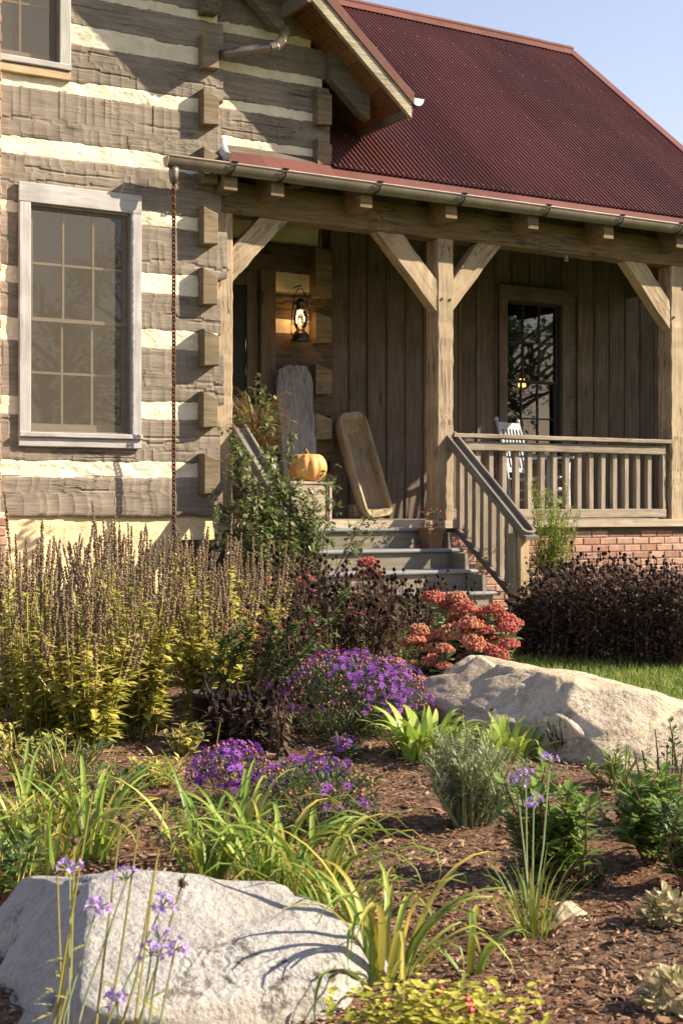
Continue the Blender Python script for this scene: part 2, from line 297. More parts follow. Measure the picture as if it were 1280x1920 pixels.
class MB:
    """collects vertices / faces, optional per-vertex 'rnd'"""
    def __init__(s): s.v = []; s.f = []; s.r = []; s.n = 0
    def add(s, v, f, r=0.5):
        v = np.asarray(v, float).reshape(-1, 3); s.v.append(v)
        s.f.extend([tuple(int(i) + s.n for i in q) for q in f])
        s.r.append(np.full(len(v), r) if np.isscalar(r) else np.asarray(r, float)); s.n += len(v); return s
    def box(s, lo, hi, r=.5):
        x0, y0, z0 = lo; x1, y1, z1 = hi
        return s.add([(x0, y0, z0), (x1, y0, z0), (x1, y1, z0), (x0, y1, z0), (x0, y0, z1), (x1, y0, z1), (x1, y1, z1), (x0, y1, z1)],
                     [(3, 2, 1, 0), (4, 5, 6, 7), (0, 1, 5, 4), (1, 2, 6, 5), (2, 3, 7, 6), (3, 0, 4, 7)], r)
    def tube(s, pts, rad, k=6, r=.5, cap=True):
        pts = np.asarray(pts, float); n = len(pts); rad = np.broadcast_to(np.asarray(rad, float), (n,))
        tg = np.gradient(pts, axis=0); tg /= np.linalg.norm(tg, axis=1)[:, None] + 1e-9
        ref = np.array([0, 0, 1.]) if abs(tg[0][2]) < .9 else np.array([1., 0, 0])
        a = np.cross(tg, ref); a /= np.linalg.norm(a, axis=1)[:, None] + 1e-9; b = np.cross(tg, a)
        th = np.arange(k) * 2 * PI / k
        v = pts[:, None] + rad[:, None, None] * (np.cos(th)[None, :, None] * a[:, None] + np.sin(th)[None, :, None] * b[:, None])
        f = [(i * k + j, i * k + (j + 1) % k, (i + 1) * k + (j + 1) % k, (i + 1) * k + j) for i in range(n - 1) for j in range(k)]
        if cap: f += [tuple(range(k)), tuple(range((n - 1) * k, n * k))]
        return s.add(v, f, r)
    def lathe(s, prof, k=16, c=(0, 0, 0), r=.5, cap=True):
        th = np.arange(k) * 2 * PI / k; p = np.asarray(prof, float)
        v = np.stack([np.outer(p[:, 0], np.cos(th)) + c[0], np.outer(p[:, 0], np.sin(th)) + c[1], np.repeat(p[:, 1:2], k, 1) + c[2]], -1)
        n = len(p); f = [(i * k + j, i * k + (j + 1) % k, (i + 1) * k + (j + 1) % k, (i + 1) * k + j) for i in range(n - 1) for j in range(k)]
        if cap: f += [tuple(range(k))[::-1], tuple(range((n - 1) * k, n * k))]
        return s.add(v, f, r)
    def inst(s, T, faces, pos, d, up, scale, rnd):
        """copies of a template (x along d) at pos"""
        pos = np.asarray(pos, float); m = len(pos)
        if m == 0: return s
        d = np.broadcast_to(np.asarray(d, float), (m, 3)); up = np.broadcast_to(np.asarray(up, float), (m, 3))
        d = d / (np.linalg.norm(d, axis=1)[:, None] + 1e-9)
        sd = np.cross(up, d); sd /= np.linalg.norm(sd, axis=1)[:, None] + 1e-9; nn = np.cross(d, sd)
        scale = np.broadcast_to(np.asarray(scale, float), (m,)); T = np.asarray(T, float)
        v = pos[:, None] + scale[:, None, None] * (T[None, :, 0:1] * d[:, None] + T[None, :, 1:2] * sd[:, None] + T[None, :, 2:3] * nn[:, None])
        k = len(T); fa = []
        base = s.n + np.arange(m) * k
        for q in faces: fa.append((base[:, None] + np.array(q)[None]).tolist())
        for arr in fa: s.f.extend(map(tuple, arr))
        s.v.append(v.reshape(-1, 3)); s.r.append(np.repeat(np.broadcast_to(np.asarray(rnd, float), (m,)), k)); s.n += m * k
        return s
    def mesh(s, name, smooth=False):
        me = bpy.data.meshes.new(name); me.from_pydata(np.concatenate(s.v).tolist(), [], s.f)
        a = me.attributes.new('rnd', 'FLOAT', 'POINT'); a.data.foreach_set('value', np.concatenate(s.r).astype(np.float32))
        if smooth: me.polygons.foreach_set('use_smooth', [True] * len(me.polygons))
        me.update(); return me
    def build(s, name, mat, parent=None, smooth=False, mw=None, label=None):
        return link(name, s.mesh(name, smooth), mat, parent, mw, label)

def timber(name, a, b, w, t, mat, parent, up=(0, 0, 1), jit=.002, seg=.12, ch=.006, label=None):
    """squared timber from a to b: w across, t along 'up'; local X runs along the grain"""
    a = Vector(a); b = Vector(b); L = (b - a).length; x = (b - a).normalized(); u = Vector(up)
    y = u.cross(x).normalized(); z = x.cross(y)
    mw = Matrix((( x.x, y.x, z.x, a.x), (x.y, y.y, z.y, a.y), (x.z, y.z, z.z, a.z), (0, 0, 0, 1)))
    n = max(2, int(L / seg) + 1); c = min(ch, w * .2, t * .2)
    sec = [(-w/2 + c, -t/2), (w/2 - c, -t/2), (w/2, -t/2 + c), (w/2, t/2 - c), (w/2 - c, t/2), (-w/2 + c, t/2), (-w/2, t/2 - c), (-w/2, -t/2 + c)]
    v = []
    for i in range(n):
        X = L * i / (n - 1); j = [random.uniform(-jit, jit) for _ in range(4)]
        for (p, q) in sec:
            v.append((X, p + (j[0] if p < 0 else j[1]), q + (j[2] if q < 0 else j[3])))
    f = [(i*8 + k, i*8 + (k+1) % 8, (i+1)*8 + (k+1) % 8, (i+1)*8 + k) for i in range(n-1) for k in range(8)] + [tuple(range(8))[::-1], tuple(range((n-1)*8, n*8))]
    me = bpy.data.meshes.new(name); me.from_pydata(v, [], f); me.update()
    return link(name, me, mat, parent, mw, label)

def vnoise(x, seed, freq):
    """smooth 1-D noise"""
    r = np.random.default_rng(seed); t = r.uniform(-1, 1, 4096); x = np.asarray(x) * freq + 1000.3; i = np.floor(x).astype(int); f = x - i; f = f * f * (3 - 2 * f)
    return t[i % 4096] * (1 - f) + t[(i + 1) % 4096] * f

def vnoise2(x, z, seed, fx, fz):
    r = np.random.default_rng(seed); t = r.uniform(-1, 1, (128, 128)); x = np.asarray(x) * fx + 500.3; z = np.asarray(z) * fz + 500.7
    i = np.floor(x).astype(int); k = np.floor(z).astype(int); f = x - i; g = z - k; f = f * f * (3 - 2 * f); g = g * g * (3 - 2 * g); i %= 127; k %= 127
    return (t[i, k] * (1 - f) + t[i + 1, k] * f) * (1 - g) + (t[i, k + 1] * (1 - f) + t[i + 1, k + 1] * f) * g
def adze(X, Zr, H, seed):
    """axe-cut facets of a hewn face: X along, Zr 0..1 up"""
    r = np.random.default_rng(seed); nr = 2 if H < .22 else 3
    cuts = np.sort(r.uniform(.2, .8, nr - 1)); out = np.zeros_like(X)
    zz = Zr + .05 * vnoise(X, seed + 3, 3.0)
    row = np.zeros_like(X, int)
    for c in cuts: row += (zz > c)
    for k in range(nr):
        edges = np.cumsum(r.uniform(.05, .135, 160)) + X.min() - .2
        xx = X + .03 * (Zr - .5) * r.uniform(-1, 1) + .016 * vnoise(Zr * 1.0 + k, seed + 9 + k, 4) + .005 * vnoise(X, seed + 31, 25)
        i = np.clip(np.searchsorted(edges, xx), 1, 159); u = np.clip((xx - edges[i - 1]) / (edges[i] - edges[i - 1]), 0, 1)
        A = r.uniform(.0012, .0046, 160)[i]; off = r.uniform(-.0016, .0016, 160)[i]; tx = r.uniform(-.004, .002, 160)[i]; tz = r.uniform(-.004, .004, 160)[i]
        h = A * (2 * u - 1) ** 2 + off * np.minimum(1, np.minimum(u, 1 - u) / .12) + tx * (u - .5) + tz * (Zr - .5)
        out = np.where(row == k, h, out)
    return out

def slab(name, x0, x1, zb, zt, yf, depth, mat, parent, seed, hewn=True, dx=.013, nz=24, edge=.012):
    """a log (or chinking strip) lying along x with a worked front face; zb, zt: functions of x"""
    n = max(3, int((x1 - x0) / dx) + 1); xs = np.linspace(x0, x1, n)
    b = np.array([zb(x) for x in xs]); t = np.array([zt(x) for x in xs])
    amp = .006 if hewn else .004
    b = b + amp * vnoise(xs, seed + 50, 4) + amp * .6 * vnoise(xs, seed + 51, 14); t = t + amp * vnoise(xs, seed + 52, 4) + amp * .6 * vnoise(xs, seed + 53, 14)
    zr = np.linspace(0, 1, nz); X = np.repeat(xs[:, None], nz, 1); R = np.repeat(zr[None], n, 0); Zv = b[:, None] + (t - b)[:, None] * R
    if hewn:
        Y = yf - adze(X, R, float(np.mean(t - b)), seed) - .006 * vnoise(X, seed + 60, 1.2)
        rc_ = np.random.default_rng(seed + 5)
        for q in range(int(rc_.integers(1, 4))):            # drying checks along the grain
            xc, ln, zc_ = rc_.uniform(x0, x1), rc_.uniform(.25, 1.1), rc_.uniform(.2, .8); cz = zc_ + .10 * vnoise(X, seed + 70 + q, 1.3) + .03 * vnoise(X, seed + 80 + q, 7)
            Y += np.where(np.abs(R - cz) < .55 / nz, .009, 0) * np.clip((ln / 2 - np.abs(X - xc)) / .12, 0, 1)
    else:
        Y = yf + .007 * vnoise2(X, Zv, seed + 60, 5, 6) + .005 * vnoise2(X, Zv, seed + 61, 13, 20) + .0025 * vnoise2(X, Zv, seed + 62, 34, 50)
    Y[:, 0] += edge; Y[:, -1] += edge; Y[:, 1] += edge * .25; Y[:, -2] += edge * .25
    v = np.stack([X, Y, Zv], -1).reshape(-1, 3)
    f = [(i*nz + k, (i+1)*nz + k, (i+1)*nz + k + 1, i*nz + k + 1) for i in range(n-1) for k in range(nz-1)]
    back = np.stack([np.concatenate([xs, xs]), np.full(2*n, yf + depth), np.concatenate([b, t])], -1); o = n * nz
    f += [(i*nz, o + i, o + i + 1, (i+1)*nz) for i in range(n-1)] + [(i*nz + nz - 1, (i+1)*nz + nz - 1, o + n + i + 1, o + n + i) for i in range(n-1)]
    f += [tuple([k for k in range(nz)] + [o + n, o]), tuple([(n-1)*nz + k for k in range(nz)][::-1] + [o + n - 1, o + 2*n - 1])]
    me = bpy.data.meshes.new(name); me.from_pydata(np.concatenate([v, back]).tolist(), [], f); me.update()
    return link(name, me, mat, parent)

def plate(name, lo, hi, mat, parent, bev=0, **k):
    return MB().box(lo, hi).build(name, mat, parent, **k)

# ================================================================== GROUND
def sheet(name, poly, z, mat):
    me = bpy.data.meshes.new(name); me.from_pydata([(p[0], p[1], z) for p in poly], [], [tuple(range(len(poly)))]); me.update()
    return tag(link(name, me, mat), None, None, kind='structure')
sheet('ground', [(-500, -500), (500, -500), (500, 500), (-500, 500)], -.012, M['lawn'])
# mulch bed: lumpy sheet in front of the house, edged by lawn on the right behind the boulder
def in_lawn(X, Z):          # camera-plan coordinates
    edge = .62 + (7.4 - Z) * .33 + .05 * np.sin(Z * 5)
    return (Z > 4.6) & (X > edge)
def bed_h(X, Z): return .018 * np.sin(X * 2.1 + 1) * np.sin(Z * 1.3) + .012 * np.sin(X * 6.1 + Z * 2) * np.sin(Z * 5.3 + 2) + .022
nx, nz_ = 150, 190; bx = np.linspace(-3.2, 2.9, nx); bz = 1.3 + (np.linspace(0, 1, nz_) ** 1.5) * 9.4
BX, BZ = np.meshgrid(bx, bz, indexing='ij')
bh = bed_h(BX, BZ) + RNG.normal(0, .0045, BX.shape)
bw = np.stack([BX * CA + BZ * SA, -BX * SA + BZ * CA, bh], -1).reshape(-1, 3)
bf = [(i*nz_ + k, (i+1)*nz_ + k, (i+1)*nz_ + k + 1, i*nz_ + k + 1) for i in range(nx-1) for k in range(nz_-1) if not in_lawn(bx[i], bz[k])]
me = bpy.data.meshes.new('mulch_bed'); me.from_pydata(bw.tolist(), [], bf); me.update(); me.polygons.foreach_set('use_smooth', [True] * len(me.polygons))
tag(link('mulch_bed', me, M['mulch']), None, None, kind='structure')
def gz(p):
    X = p[0] * CA - p[1] * SA; Z = p[0] * SA + p[1] * CA; return float(bed_h(X, Z))
def gp(px, py):             # ground point under a photo pixel
    p = onZ(px, py, .02); p[2] = gz(p); return p

# ================================================================== HOUSE
YP, YA, YB, G = 10.71, 10.60, 10.67, 10.33
SL = .856                                     # roof slope (rise over run)
DECK = .85
house = thing('log_house', (6.5, 12, 0), 'hewn log house with pale chinking, timber porch and red corrugated roof', 'house')
H = house
# ---- block A: log wall facing the garden
wallA = plate('log_wall', (2.0, YA + .16, .0), (3.24, YA + .2, 6.4), M['chink'], H)
def lerp(px0, py0, px1, py1, Y):
    p, q = onY(px0, py0, Y), onY(px1, py1, Y); k = (q[2] - p[2]) / (q[0] - p[0])
    return lambda x, p=p, k=k: p[2] + k * .5 * (x - (p[0] + q[0]) / 2) + (q[2] - p[2]) / 2
ch = [((45, 82, 140), (91, 117)), ((143, 158, 20), (182, 207)), ((258, 287, 20), (296, 322)), ((385, 394, 20), (402, 427)), ((506, 528, 20), (514, 552)),
      ((593, 636, 20), (627, 654)), ((746, 774, 20), (757, 786)), ((864, 894, 20), (870, 894))]
tops = [lerp(l[2], l[0], 361, r[0], YA) for l, r in ch]; bots = [lerp(l[2], l[1], 361, r[1], YA) for l, r in ch]
const = lambda z: (lambda x: z)
tops = [const(5.12)] + tops + [const(.893)]; bots = [const(4.0 + 1.06)] + bots + [const(.6)]
chr_ = [4.86, 4.86, 4.86, 4.86, 4.86, 4.86, 4.86, 4.86, 4.86]
W1 = (3.29, 4.21, 1.50, 3.44); W2 = (2.3, 3.61, 4.40, 6.2)    # window openings x0,x1,z0,z1
def wall_piece(name, zb, zt, x0, x1, yf, dep, mat, seed, hewn):
    zm0, zm1 = zb(3.7), zt(3.7); segs = [(x0, x1)]
    for (a, b, c, d) in (W1, W2):
        if zm1 - .02 > c and zm0 + .02 < d and (zm1 - max(zm0, c)) > .04 and (min(zm1, d) - zm0) > .04:
            new = []
            for (s, e) in segs:
                if e <= a or s >= b: new.append((s, e)); continue
                if s < a: new.append((s, a))
                if e > b: new.append((b, e))
                if zm0 < c - .05: slab(name, a, b, zb, const(c + .0), yf, dep, mat, wallA, seed + 7, hewn)
                if zm1 > d + .05: slab(name, a, b, const(d), zt, yf, dep, mat, wallA, seed + 8, hewn)
            segs = new
    for k, (s, e) in enumerate(segs): slab(name, s, e, zb, zt, yf, dep, mat, wallA, seed + 20 * k, hewn)
rx = [5.0, 5.0, 4.985, 4.98, 5.04, 4.98, 5.01, 4.975, 5.0, 4.985]
for i in range(len(tops) - 1):                 # logs between chinking rows, and the chinking itself
    wall_piece('log', tops[i + 1], bots[i], 2.1, rx[i], YA, .19, M['log'], 100 + 41 * i, True)
for i in range(len(tops) - 1):
    wall_piece('chinking', lambda x, i=i: bots[i](x) - .02, lambda x, i=i: tops[i](x) + .02, 2.1, 4.95, YA + .006, .15, M['chink'], 900 + 37 * i, False)
slab('log', 3.61, 4.99, const(5.12), const(5.45), YA, .19, M['log'], wallA, 77)
slab('log', 2.1, 4.99, const(5.52), const(5.9), YA, .19, M['log'], wallA, 79)
slab('chinking', 2.1, 4.9, const(5.42), const(5.55), YA + .006, .13, M['chink'], wallA, 80, False)
slab('foundation', 3.0, 5.0, const(-.05), const(.90), YA + .03, .3, M['parge'], H, 83, False, .03, 24)
# ends of the side wall's logs standing proud at the corner
for k, (p0, p1) in enumerate([(-48, 28), (62, 131), (165, 237), (275, 346), (385, 461), (500, 573), (616, 688), (733, 803), (850, 927)]):
    a = onY(381, p0, YA - .10); b = onY(411, p1, YA - .10); x0, x1 = a[0], b[0] + random.uniform(-.008, .012); z1, z0 = a[2], b[2]; pr = random.uniform(.09, .12)
    n = 5; v = []
    for yy in (YA - pr, YA - pr + .012, YA + .3):
        c = .008 if yy < YA - pr + .005 else 0
        v += [(x0 + c, yy, z0 + c), (x1 - c, yy, z0 + .01 + c), (x1 - c, yy, z1 - .055 - c), (x0 + c, yy, z1 - c)]
    MB().add(v, [(0, 1, 2, 3)[::-1]] + [(j*4 + k2, j*4 + (k2+1) % 4, j*4 + 4 + (k2+1) % 4, j*4 + 4 + k2) for j in range(2) for k2 in range(4)]).build('log_end', M['log_end'], wallA)
# side wall of block A towards the porch
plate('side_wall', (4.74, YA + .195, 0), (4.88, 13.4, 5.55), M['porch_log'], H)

def window(x0, x1, z0, z1, yf, tw, top_h, sill, dark=False, trim='trim_white', proud=.035, rows=2, cols=3, screen=True):
    sa = M['sash_dark'] if dark else M['sash']; tm = M[trim]
    w = timber('window', (x0, yf - proud/2, z1 - top_h/2), (x1, yf - proud/2, z1 - top_h/2), proud, top_h, tm, H, jit=.001)
    for s in (0, 1):
        xa = x0 + tw/2 if s == 0 else x1 - tw/2
        timber('casing', (xa, yf - proud/2 + .001, z0 + sill), (xa, yf - proud/2 + .001, z1 - top_h), tw, proud, tm, w, up=(0, 1, 0), jit=.001)
    ix0, ix1, iz0, iz1 = x0 + tw, x1 - tw, z0 + sill, z1 - top_h
    if sill > .05:
        timber('sill', (x0, yf - proud/2 - .012, z0 + sill - .02), (x1, yf - proud/2 - .012, z0 + sill - .02), proud + .03, .04, tm, w, jit=.001)
        timber('apron', (x0, yf - proud/2, z0 + (sill - .04)/2), (x1, yf - proud/2, z0 + (sill - .04)/2), proud, sill - .042, tm, w, jit=.001)
    else:
        timber('sill', (x0, yf - proud/2, z0 + sill/2), (x1, yf - proud/2, z0 + sill/2), proud + .02, sill, tm, w, jit=.001)
    y0 = yf + .004
    for (a, b, c, d) in ((ix0, ix0 + .014, iz0, iz1), (ix1 - .014, ix1, iz0, iz1), (ix0, ix1, iz0, iz0 + .014), (ix0, ix1, iz1 - .014, iz1)):
        plate('screen_frame', (a, y0 - .004, c), (b, y0 + .012, d), M['sash_dark'] if dark else M['pipe'], w)
    if screen: MB().add([(ix0 + .01, y0 + .004, iz0 + .01), (ix1 - .01, y0 + .004, iz0 + .01), (ix1 - .01, y0 + .004, iz1 - .01), (ix0 + .01, y0 + .004, iz1 - .01)], [(0, 1, 2, 3)]).build('insect_screen', M['screen'], w)
    zm = (iz0 + iz1) / 2
    for (a, b, yy) in ((iz0, zm + .015, y0 + .075), (zm - .015, iz1, y0 + .045)):
        st = .04
        sash = MB().box((ix0, yy, a), (ix0 + st, yy + .028, b)).box((ix1 - st, yy, a), (ix1, yy + .028, b)).box((ix0 + st, yy, a), (ix1 - st, yy + .028, a + (.075 if a == iz0 else .03))).box((ix0 + st, yy, b - .032), (ix1 - st, yy + .028, b)).build('sash', sa, w)
        px0, px1 = ix0 + st, ix1 - st; pz0, pz1 = a + (.075 if a == iz0 else .03), b - .032
        for k in range(1, cols): xm = px0 + (px1 - px0) * k / cols; plate('muntin', (xm - .009, yy + .002, pz0), (xm + .009, yy + .026, pz1), sa, w)
        for k in range(1, rows): zz = pz0 + (pz1 - pz0) * k / rows; plate('muntin', (px0, yy + .004, zz - .009), (px1, yy + .024, zz + .009), sa, w)
        for i in range(cols):
            for j in range(rows):
                xa, xb = px0 + (px1 - px0) * i / cols, px0 + (px1 - px0) * (i + 1) / cols; za, zb_ = pz0 + (pz1 - pz0) * j / rows, pz0 + (pz1 - pz0) * (j + 1) / rows
                t = random.uniform(-.0035, .0035)
                MB().add([(xa, yy + .014 + t, za), (xb, yy + .014, za), (xb, yy + .014 - t, zb_), (xa, yy + .014, zb_)], [(0, 1, 2, 3)]).build('pane', M['glass'], w)
    rv = MB(); rv.box((ix0 - .03, yf + .0, iz0 - .03), (ix0 - .001, yf + .2, iz1 + .03)).box((ix1 + .001, yf, iz0 - .03), (ix1 + .03, yf + .2, iz1 + .03)).box((ix0 - .03, yf, iz0 - .03), (ix1 + .03, yf + .2, iz0 - .001)).box((ix0 - .03, yf, iz1 + .001), (ix1 + .03, yf + .2, iz1 + .03)).build('reveal', sa, w)
    return w
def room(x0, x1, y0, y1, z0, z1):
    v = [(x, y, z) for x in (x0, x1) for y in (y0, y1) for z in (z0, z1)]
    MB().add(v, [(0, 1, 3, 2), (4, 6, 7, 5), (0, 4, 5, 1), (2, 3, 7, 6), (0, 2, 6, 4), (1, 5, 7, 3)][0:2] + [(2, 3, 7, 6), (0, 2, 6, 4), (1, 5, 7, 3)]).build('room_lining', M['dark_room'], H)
a = onY(36, 341, YA - .03); b = onY(265, 842, YA - .03)
window(a[0], b[0], b[2], (a[2] + onY(265, 366, YA - .03)[2]) / 2, YA - .008, .092, .155, .115)
b2 = onY(133, 152, YA - .03)
window(b2[0] - 1.0, b2[0], b2[2] + .075, b2[2] + 2.0, YA - .008, .092, .15, .05)
timber('upper_window_apron', (b2[0] - 1.0, YA - .018, b2[2] + .034), (b2[0] + .004, YA - .018, b2[2] + .034), .036, .072, M['sill_tan'], H)
room(2.2, 4.7, YA + .21, 13, .95, 6.3)

# ---- chimney of brick at the left edge
brick_mesh = {}
def brick_me(l, d, h):
    k = (round(l, 3), round(d, 3), round(h, 3))
    if k not in brick_mesh:
        c = .005; m = MB(); v = []
        for (yy, e) in ((0, c), (c, 0), (d, 0)): v += [(e, yy, e), (l - e, yy, e), (l - e, yy, h - e), (e, yy, h - e)]
        m.add(v, [(3, 2, 1, 0)] + [(j*4 + q, j*4 + (q+1) % 4, j*4 + 4 + (q+1) % 4, j*4 + 4 + q) for j in range(2) for q in range(4)] + [(8, 9, 10, 11)])
        brick_mesh[k] = m.mesh('brick'); brick_mesh[k].materials.append(M['brick'])
    return brick_mesh[k]
def bricks(parent, x0, x1, z0, z1, yf, d=.1, L=.205, h=.062, j=.011, hide=None):
    r = 0; z = z0
    while z + h <= z1 + .005:
        x = x0 - (r % 2) * (L + j) / 2
        while x < x1 - .01:
            a, b = max(x, x0), min(x + L, x1)
            if b - a > .03 and not (hide and hide(a, b, z)):
                o = link('brick', brick_me(b - a, d, h), None, parent, Matrix.Translation((a, yf + random.uniform(-.004, .004), z)) @ Matrix.Rotation(random.uniform(-.006, .006), 4, 'Y'))
            x += L + j
        z += h + j; r += 1
cx1 = onY(12.5, 990, YA - .12)[0]; cx2 = onY(3.5, 330, YA - .12)[0]
chim = plate('chimney', (2.3, YA - .115, 0), (cx2 - .008, YA + .1, 6.5), M['mortar'], H)
plate('chimney_base', (2.2, YA - .14, 0), (cx1 - .008, YA + .1, .93), M['mortar'], H)
bricks(chim, cx1 - .65, cx1, .02, .95, YA - .15, .24)
bricks(chim, cx2 - .65, cx2, .96, 5.9, YA - .125, .22)

# ---- block B: log gable above the porch
wallB = plate('gable_wall', (4.9, YB + .16, 3.9), (6.0, YB + .2, 4.72), M['chink'], H)
zsB = lambda x: 4.43 + .03 + .853 * (6.645 - x) + .02
for i, (b_, t_) in enumerate([(3.86, 4.0), (4.125, 4.372), (4.44, 4.69), (4.76, 5.03), (5.09, 5.4)]):
    xe = min(6.075, 6.645 - (b_ - 4.46) / .853)
    slab('log', 4.88, xe, const(b_), lambda x, t_=t_: max(b_ + .02, min(t_, zsB(x))), YB, .17, M['log'], wallB, 300 + 31 * i)
for i, (b_, t_) in enumerate([(3.98, 4.145), (4.36, 4.455), (4.68, 4.775), (5.01, 5.11)]):
    xe = min(6.0, 6.645 - (t_ - 4.46) / .853)
    slab('chinking', 4.88, xe, const(b_), const(t_), YB + .006, .14, M['chink'], wallB, 400 + 13 * i, False)
for (p0, p1) in ((163, 236), (258, 311)):
    a_ = onY(596, p0, YB - .09); b_ = onY(622, p1, YB - .09)
    MB().add([(a_[0], YB - .09, b_[2]), (b_[0], YB - .09, b_[2] + .01), (b_[0], YB - .09, a_[2] - .045), (a_[0], YB - .09, a_[2]), (a_[0], YB + .2, b_[2]), (b_[0], YB + .2, b_[2] + .01), (b_[0], YB + .2, a_[2] - .045), (a_[0], YB + .2, a_[2])],
             [(3, 2, 1, 0), (0, 1, 5, 4), (1, 2, 6, 5), (2, 3, 7, 6), (3, 0, 4, 7)]).build('log_end', M['log_end'], wallB)
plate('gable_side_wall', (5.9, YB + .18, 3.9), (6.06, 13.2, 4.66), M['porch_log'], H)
# flashing at the foot of the gable wall
MB().add([(4.97, YB - .022, 4.035), (6.03, YB - .022, 4.02), (6.03, YB - .026, 3.955), (4.97, YB - .026, 3.96), (4.97, YB - .07, 3.945), (6.06, YB - .07, 3.94)], [(0, 3, 2, 1), (3, 4, 5, 2)]).build('flashing', M['flash'], H)

def gable_roof(xe, ze, y0, yw, xtop, y1, name, rake_mat, so=.10, xt=0.0):
    """right-hand slope of a front gable: xe, ze lower eave edge (bottom of fascia)"""
    k = .853; zs = lambda x: ze + so + k * (xe - x)       # underside of the boards
    nrm = Vector((k, 0, 1)).normalized(); L = math.hypot(xe - xtop, k * (xe - xtop))
    # roof sheet
    t = .10
    v = []
    for y in (y0 - .01, y1):
        for (x, dz) in ((xe + .04, .035), (xtop, .035), (xtop, .10), (xe + .04, .10)): v.append((x, y, zs(x) + dz))
    ro = MB().add(v, [(0, 1, 2, 3), (7, 6, 5, 4), (0, 4, 5, 1), (3, 2, 6, 7), (0, 3, 7, 4), (1, 5, 6, 2)]).build(name, M['roof'], H)
    n = int(L / .15)
    for i in range(n):                                       # boards under the overhang, running with the eave
        s0, s1 = i * L / n + .003, (i + 1) * L / n - .003; xa, xb = xe - s0 / L * (xe - xtop), xe - s1 / L * (xe - xtop)
        ye = y1 if xb > xe - .42 else yw + .1
        MB().add([(xa, y0 + .02, zs(xa)), (xb, y0 + .02, zs(xb)), (xb, ye, zs(xb)), (xa, ye, zs(xa)), (xa, y0 + .02, zs(xa) + .03), (xb, y0 + .02, zs(xb) + .03), (xb, ye, zs(xb) + .03), (xa, ye, zs(xa) + .03)],
                 [(0, 1, 2, 3), (4, 7, 6, 5), (0, 4, 5, 1), (1, 5, 6, 2), (2, 6, 7, 3), (3, 7, 4, 0)]).build('soffit_board', M['soffit'], ro)
    # barge board along the rake, plumb-cut foot
    def strip(nm, lo, hi, ya, yb, mat, x_end, par=ro):
        v = []
        for y in (ya, yb):
            for (x, d) in ((x_end, lo), (xtop, lo), (xtop, hi), (x_end, hi)): v.append((x, y, zs(x) + d))
        MB().add(v, [(0, 1, 2, 3), (7, 6, 5, 4), (0, 4, 5, 1), (3, 2, 6, 7), (0, 3, 7, 4), (1, 5, 6, 2)]).build(nm, mat, par)
    strip('barge_board', -.045, .085, y0 - .03, y0 + .015, rake_mat, xe + .012)
    strip('rake_trim', .086, .185, y0 - .045, y0 + .06, M['roof_trim'], xe + .03)
    plate('eave_fascia', (xe - .03, y0 + .016, ze - .01), (xe + .005, y1, ze + .105), M['fascia'], ro)
    # rafter tail beside the wall
    for yy in (yw - .075,):
        xs_ = xe - .62
        v = []
        for y in (yy - .05, yy + .05):
            for (x, z) in ((xe - xt - .005, zs(xe - xt) - .215), (xe - xt - .10, zs(xe - xt - .1) - .26), (xs_, zs(xs_) - .26), (xs_, zs(xs_)), (xe - xt - .005, zs(xe - xt))): v.append((x, y, z - .001))
        MB().add(v, [(0, 1, 2, 3, 4), (9, 8, 7, 6, 5)] + [(q, 5 + q, 5 + (q + 1) % 5, (q + 1) % 5) for q in range(5)]).build('rafter_tail', M['fascia'], ro)
    # half-round eave gutter
    r = .065; m = MB(); K = 9
    for (y, fl) in ((y0 - .03, 0), (y1, 1)):
        m.add([(xe + .075 + r * math.cos(PI + PI * i / (K - 1)), y, ze + .155 + r * math.sin(PI + PI * i / (K - 1))) for i in range(K)], [])
    m.f += [(i, i + 1, K + i + 1, K + i) for i in range(K - 1)]
    g = m.build('eave_gutter', M['gutter'], ro, True)
    MB().add([(xe + .075 + r * math.cos(PI + PI * i / (K - 1)), y0 - .032, ze + .155 + r * math.sin(PI + PI * i / (K - 1))) for i in range(K)], [tuple(range(K))]).build('gutter_end_cap', M['gutter_cap'], ro)
    return ro
M['barge'] = wood('lichen_barge_board', (.30, .25, .16), (.44, .39, .285), (.56, .51, .40), 1.4, .8, .3, blotch=.9)
gable_roof(5.52, 5.16, 10.0, YA, 3.2, 13.6, 'gable_roof', M['barge'])
gable_roof(6.645, 4.43, 10.26, YB, 4.9, 13.0, 'gable_roof', M['barge'], .03, .22)
# downspout from the upper gutter round the corner
P_ = lambda x, y, Y: onY(x, y, Y)
ds = MB(); el = [P_(532, 50, 10.42), P_(534, 62, 10.42), P_(530, 76, 10.42), P_(520, 86, 10.42), P_(506, 90, 10.43)]
pipe = [P_(506, 90, 10.43), P_(470, 94, 10.47), P_(430, 100, 10.53), P_(408, 104, 10.6)]
o = MB().tube(pipe, .040, 12).build('downspout', M['pipe'], H, True)
pe = np.array(el); t = np.linspace(0, 4, 33); pts = np.stack([np.interp(t, range(5), pe[:, k]) for k in range(3)], 1)
MB().tube(pts, [.047 if i % 2 else .040 for i in range(33)], 12).build('elbow', M['pipe'], o)
low = [P_(417, 262, 10.66), P_(418, 275, 10.64), P_(419, 285, 10.60), P_(423, 291, 10.52), P_(427, 295, 10.44)]
pe = np.array(low); t = np.r_[np.linspace(0, 1, 4), np.linspace(1.1, 4, 20)]; pts = np.stack([np.interp(t, range(5), pe[:, k]) for k in range(3)], 1)
MB().tube(pts, [.036] * 4 + [.042 if i % 2 else .036 for i in range(20)], 12).build('lower_pipe', M['galv'], o)

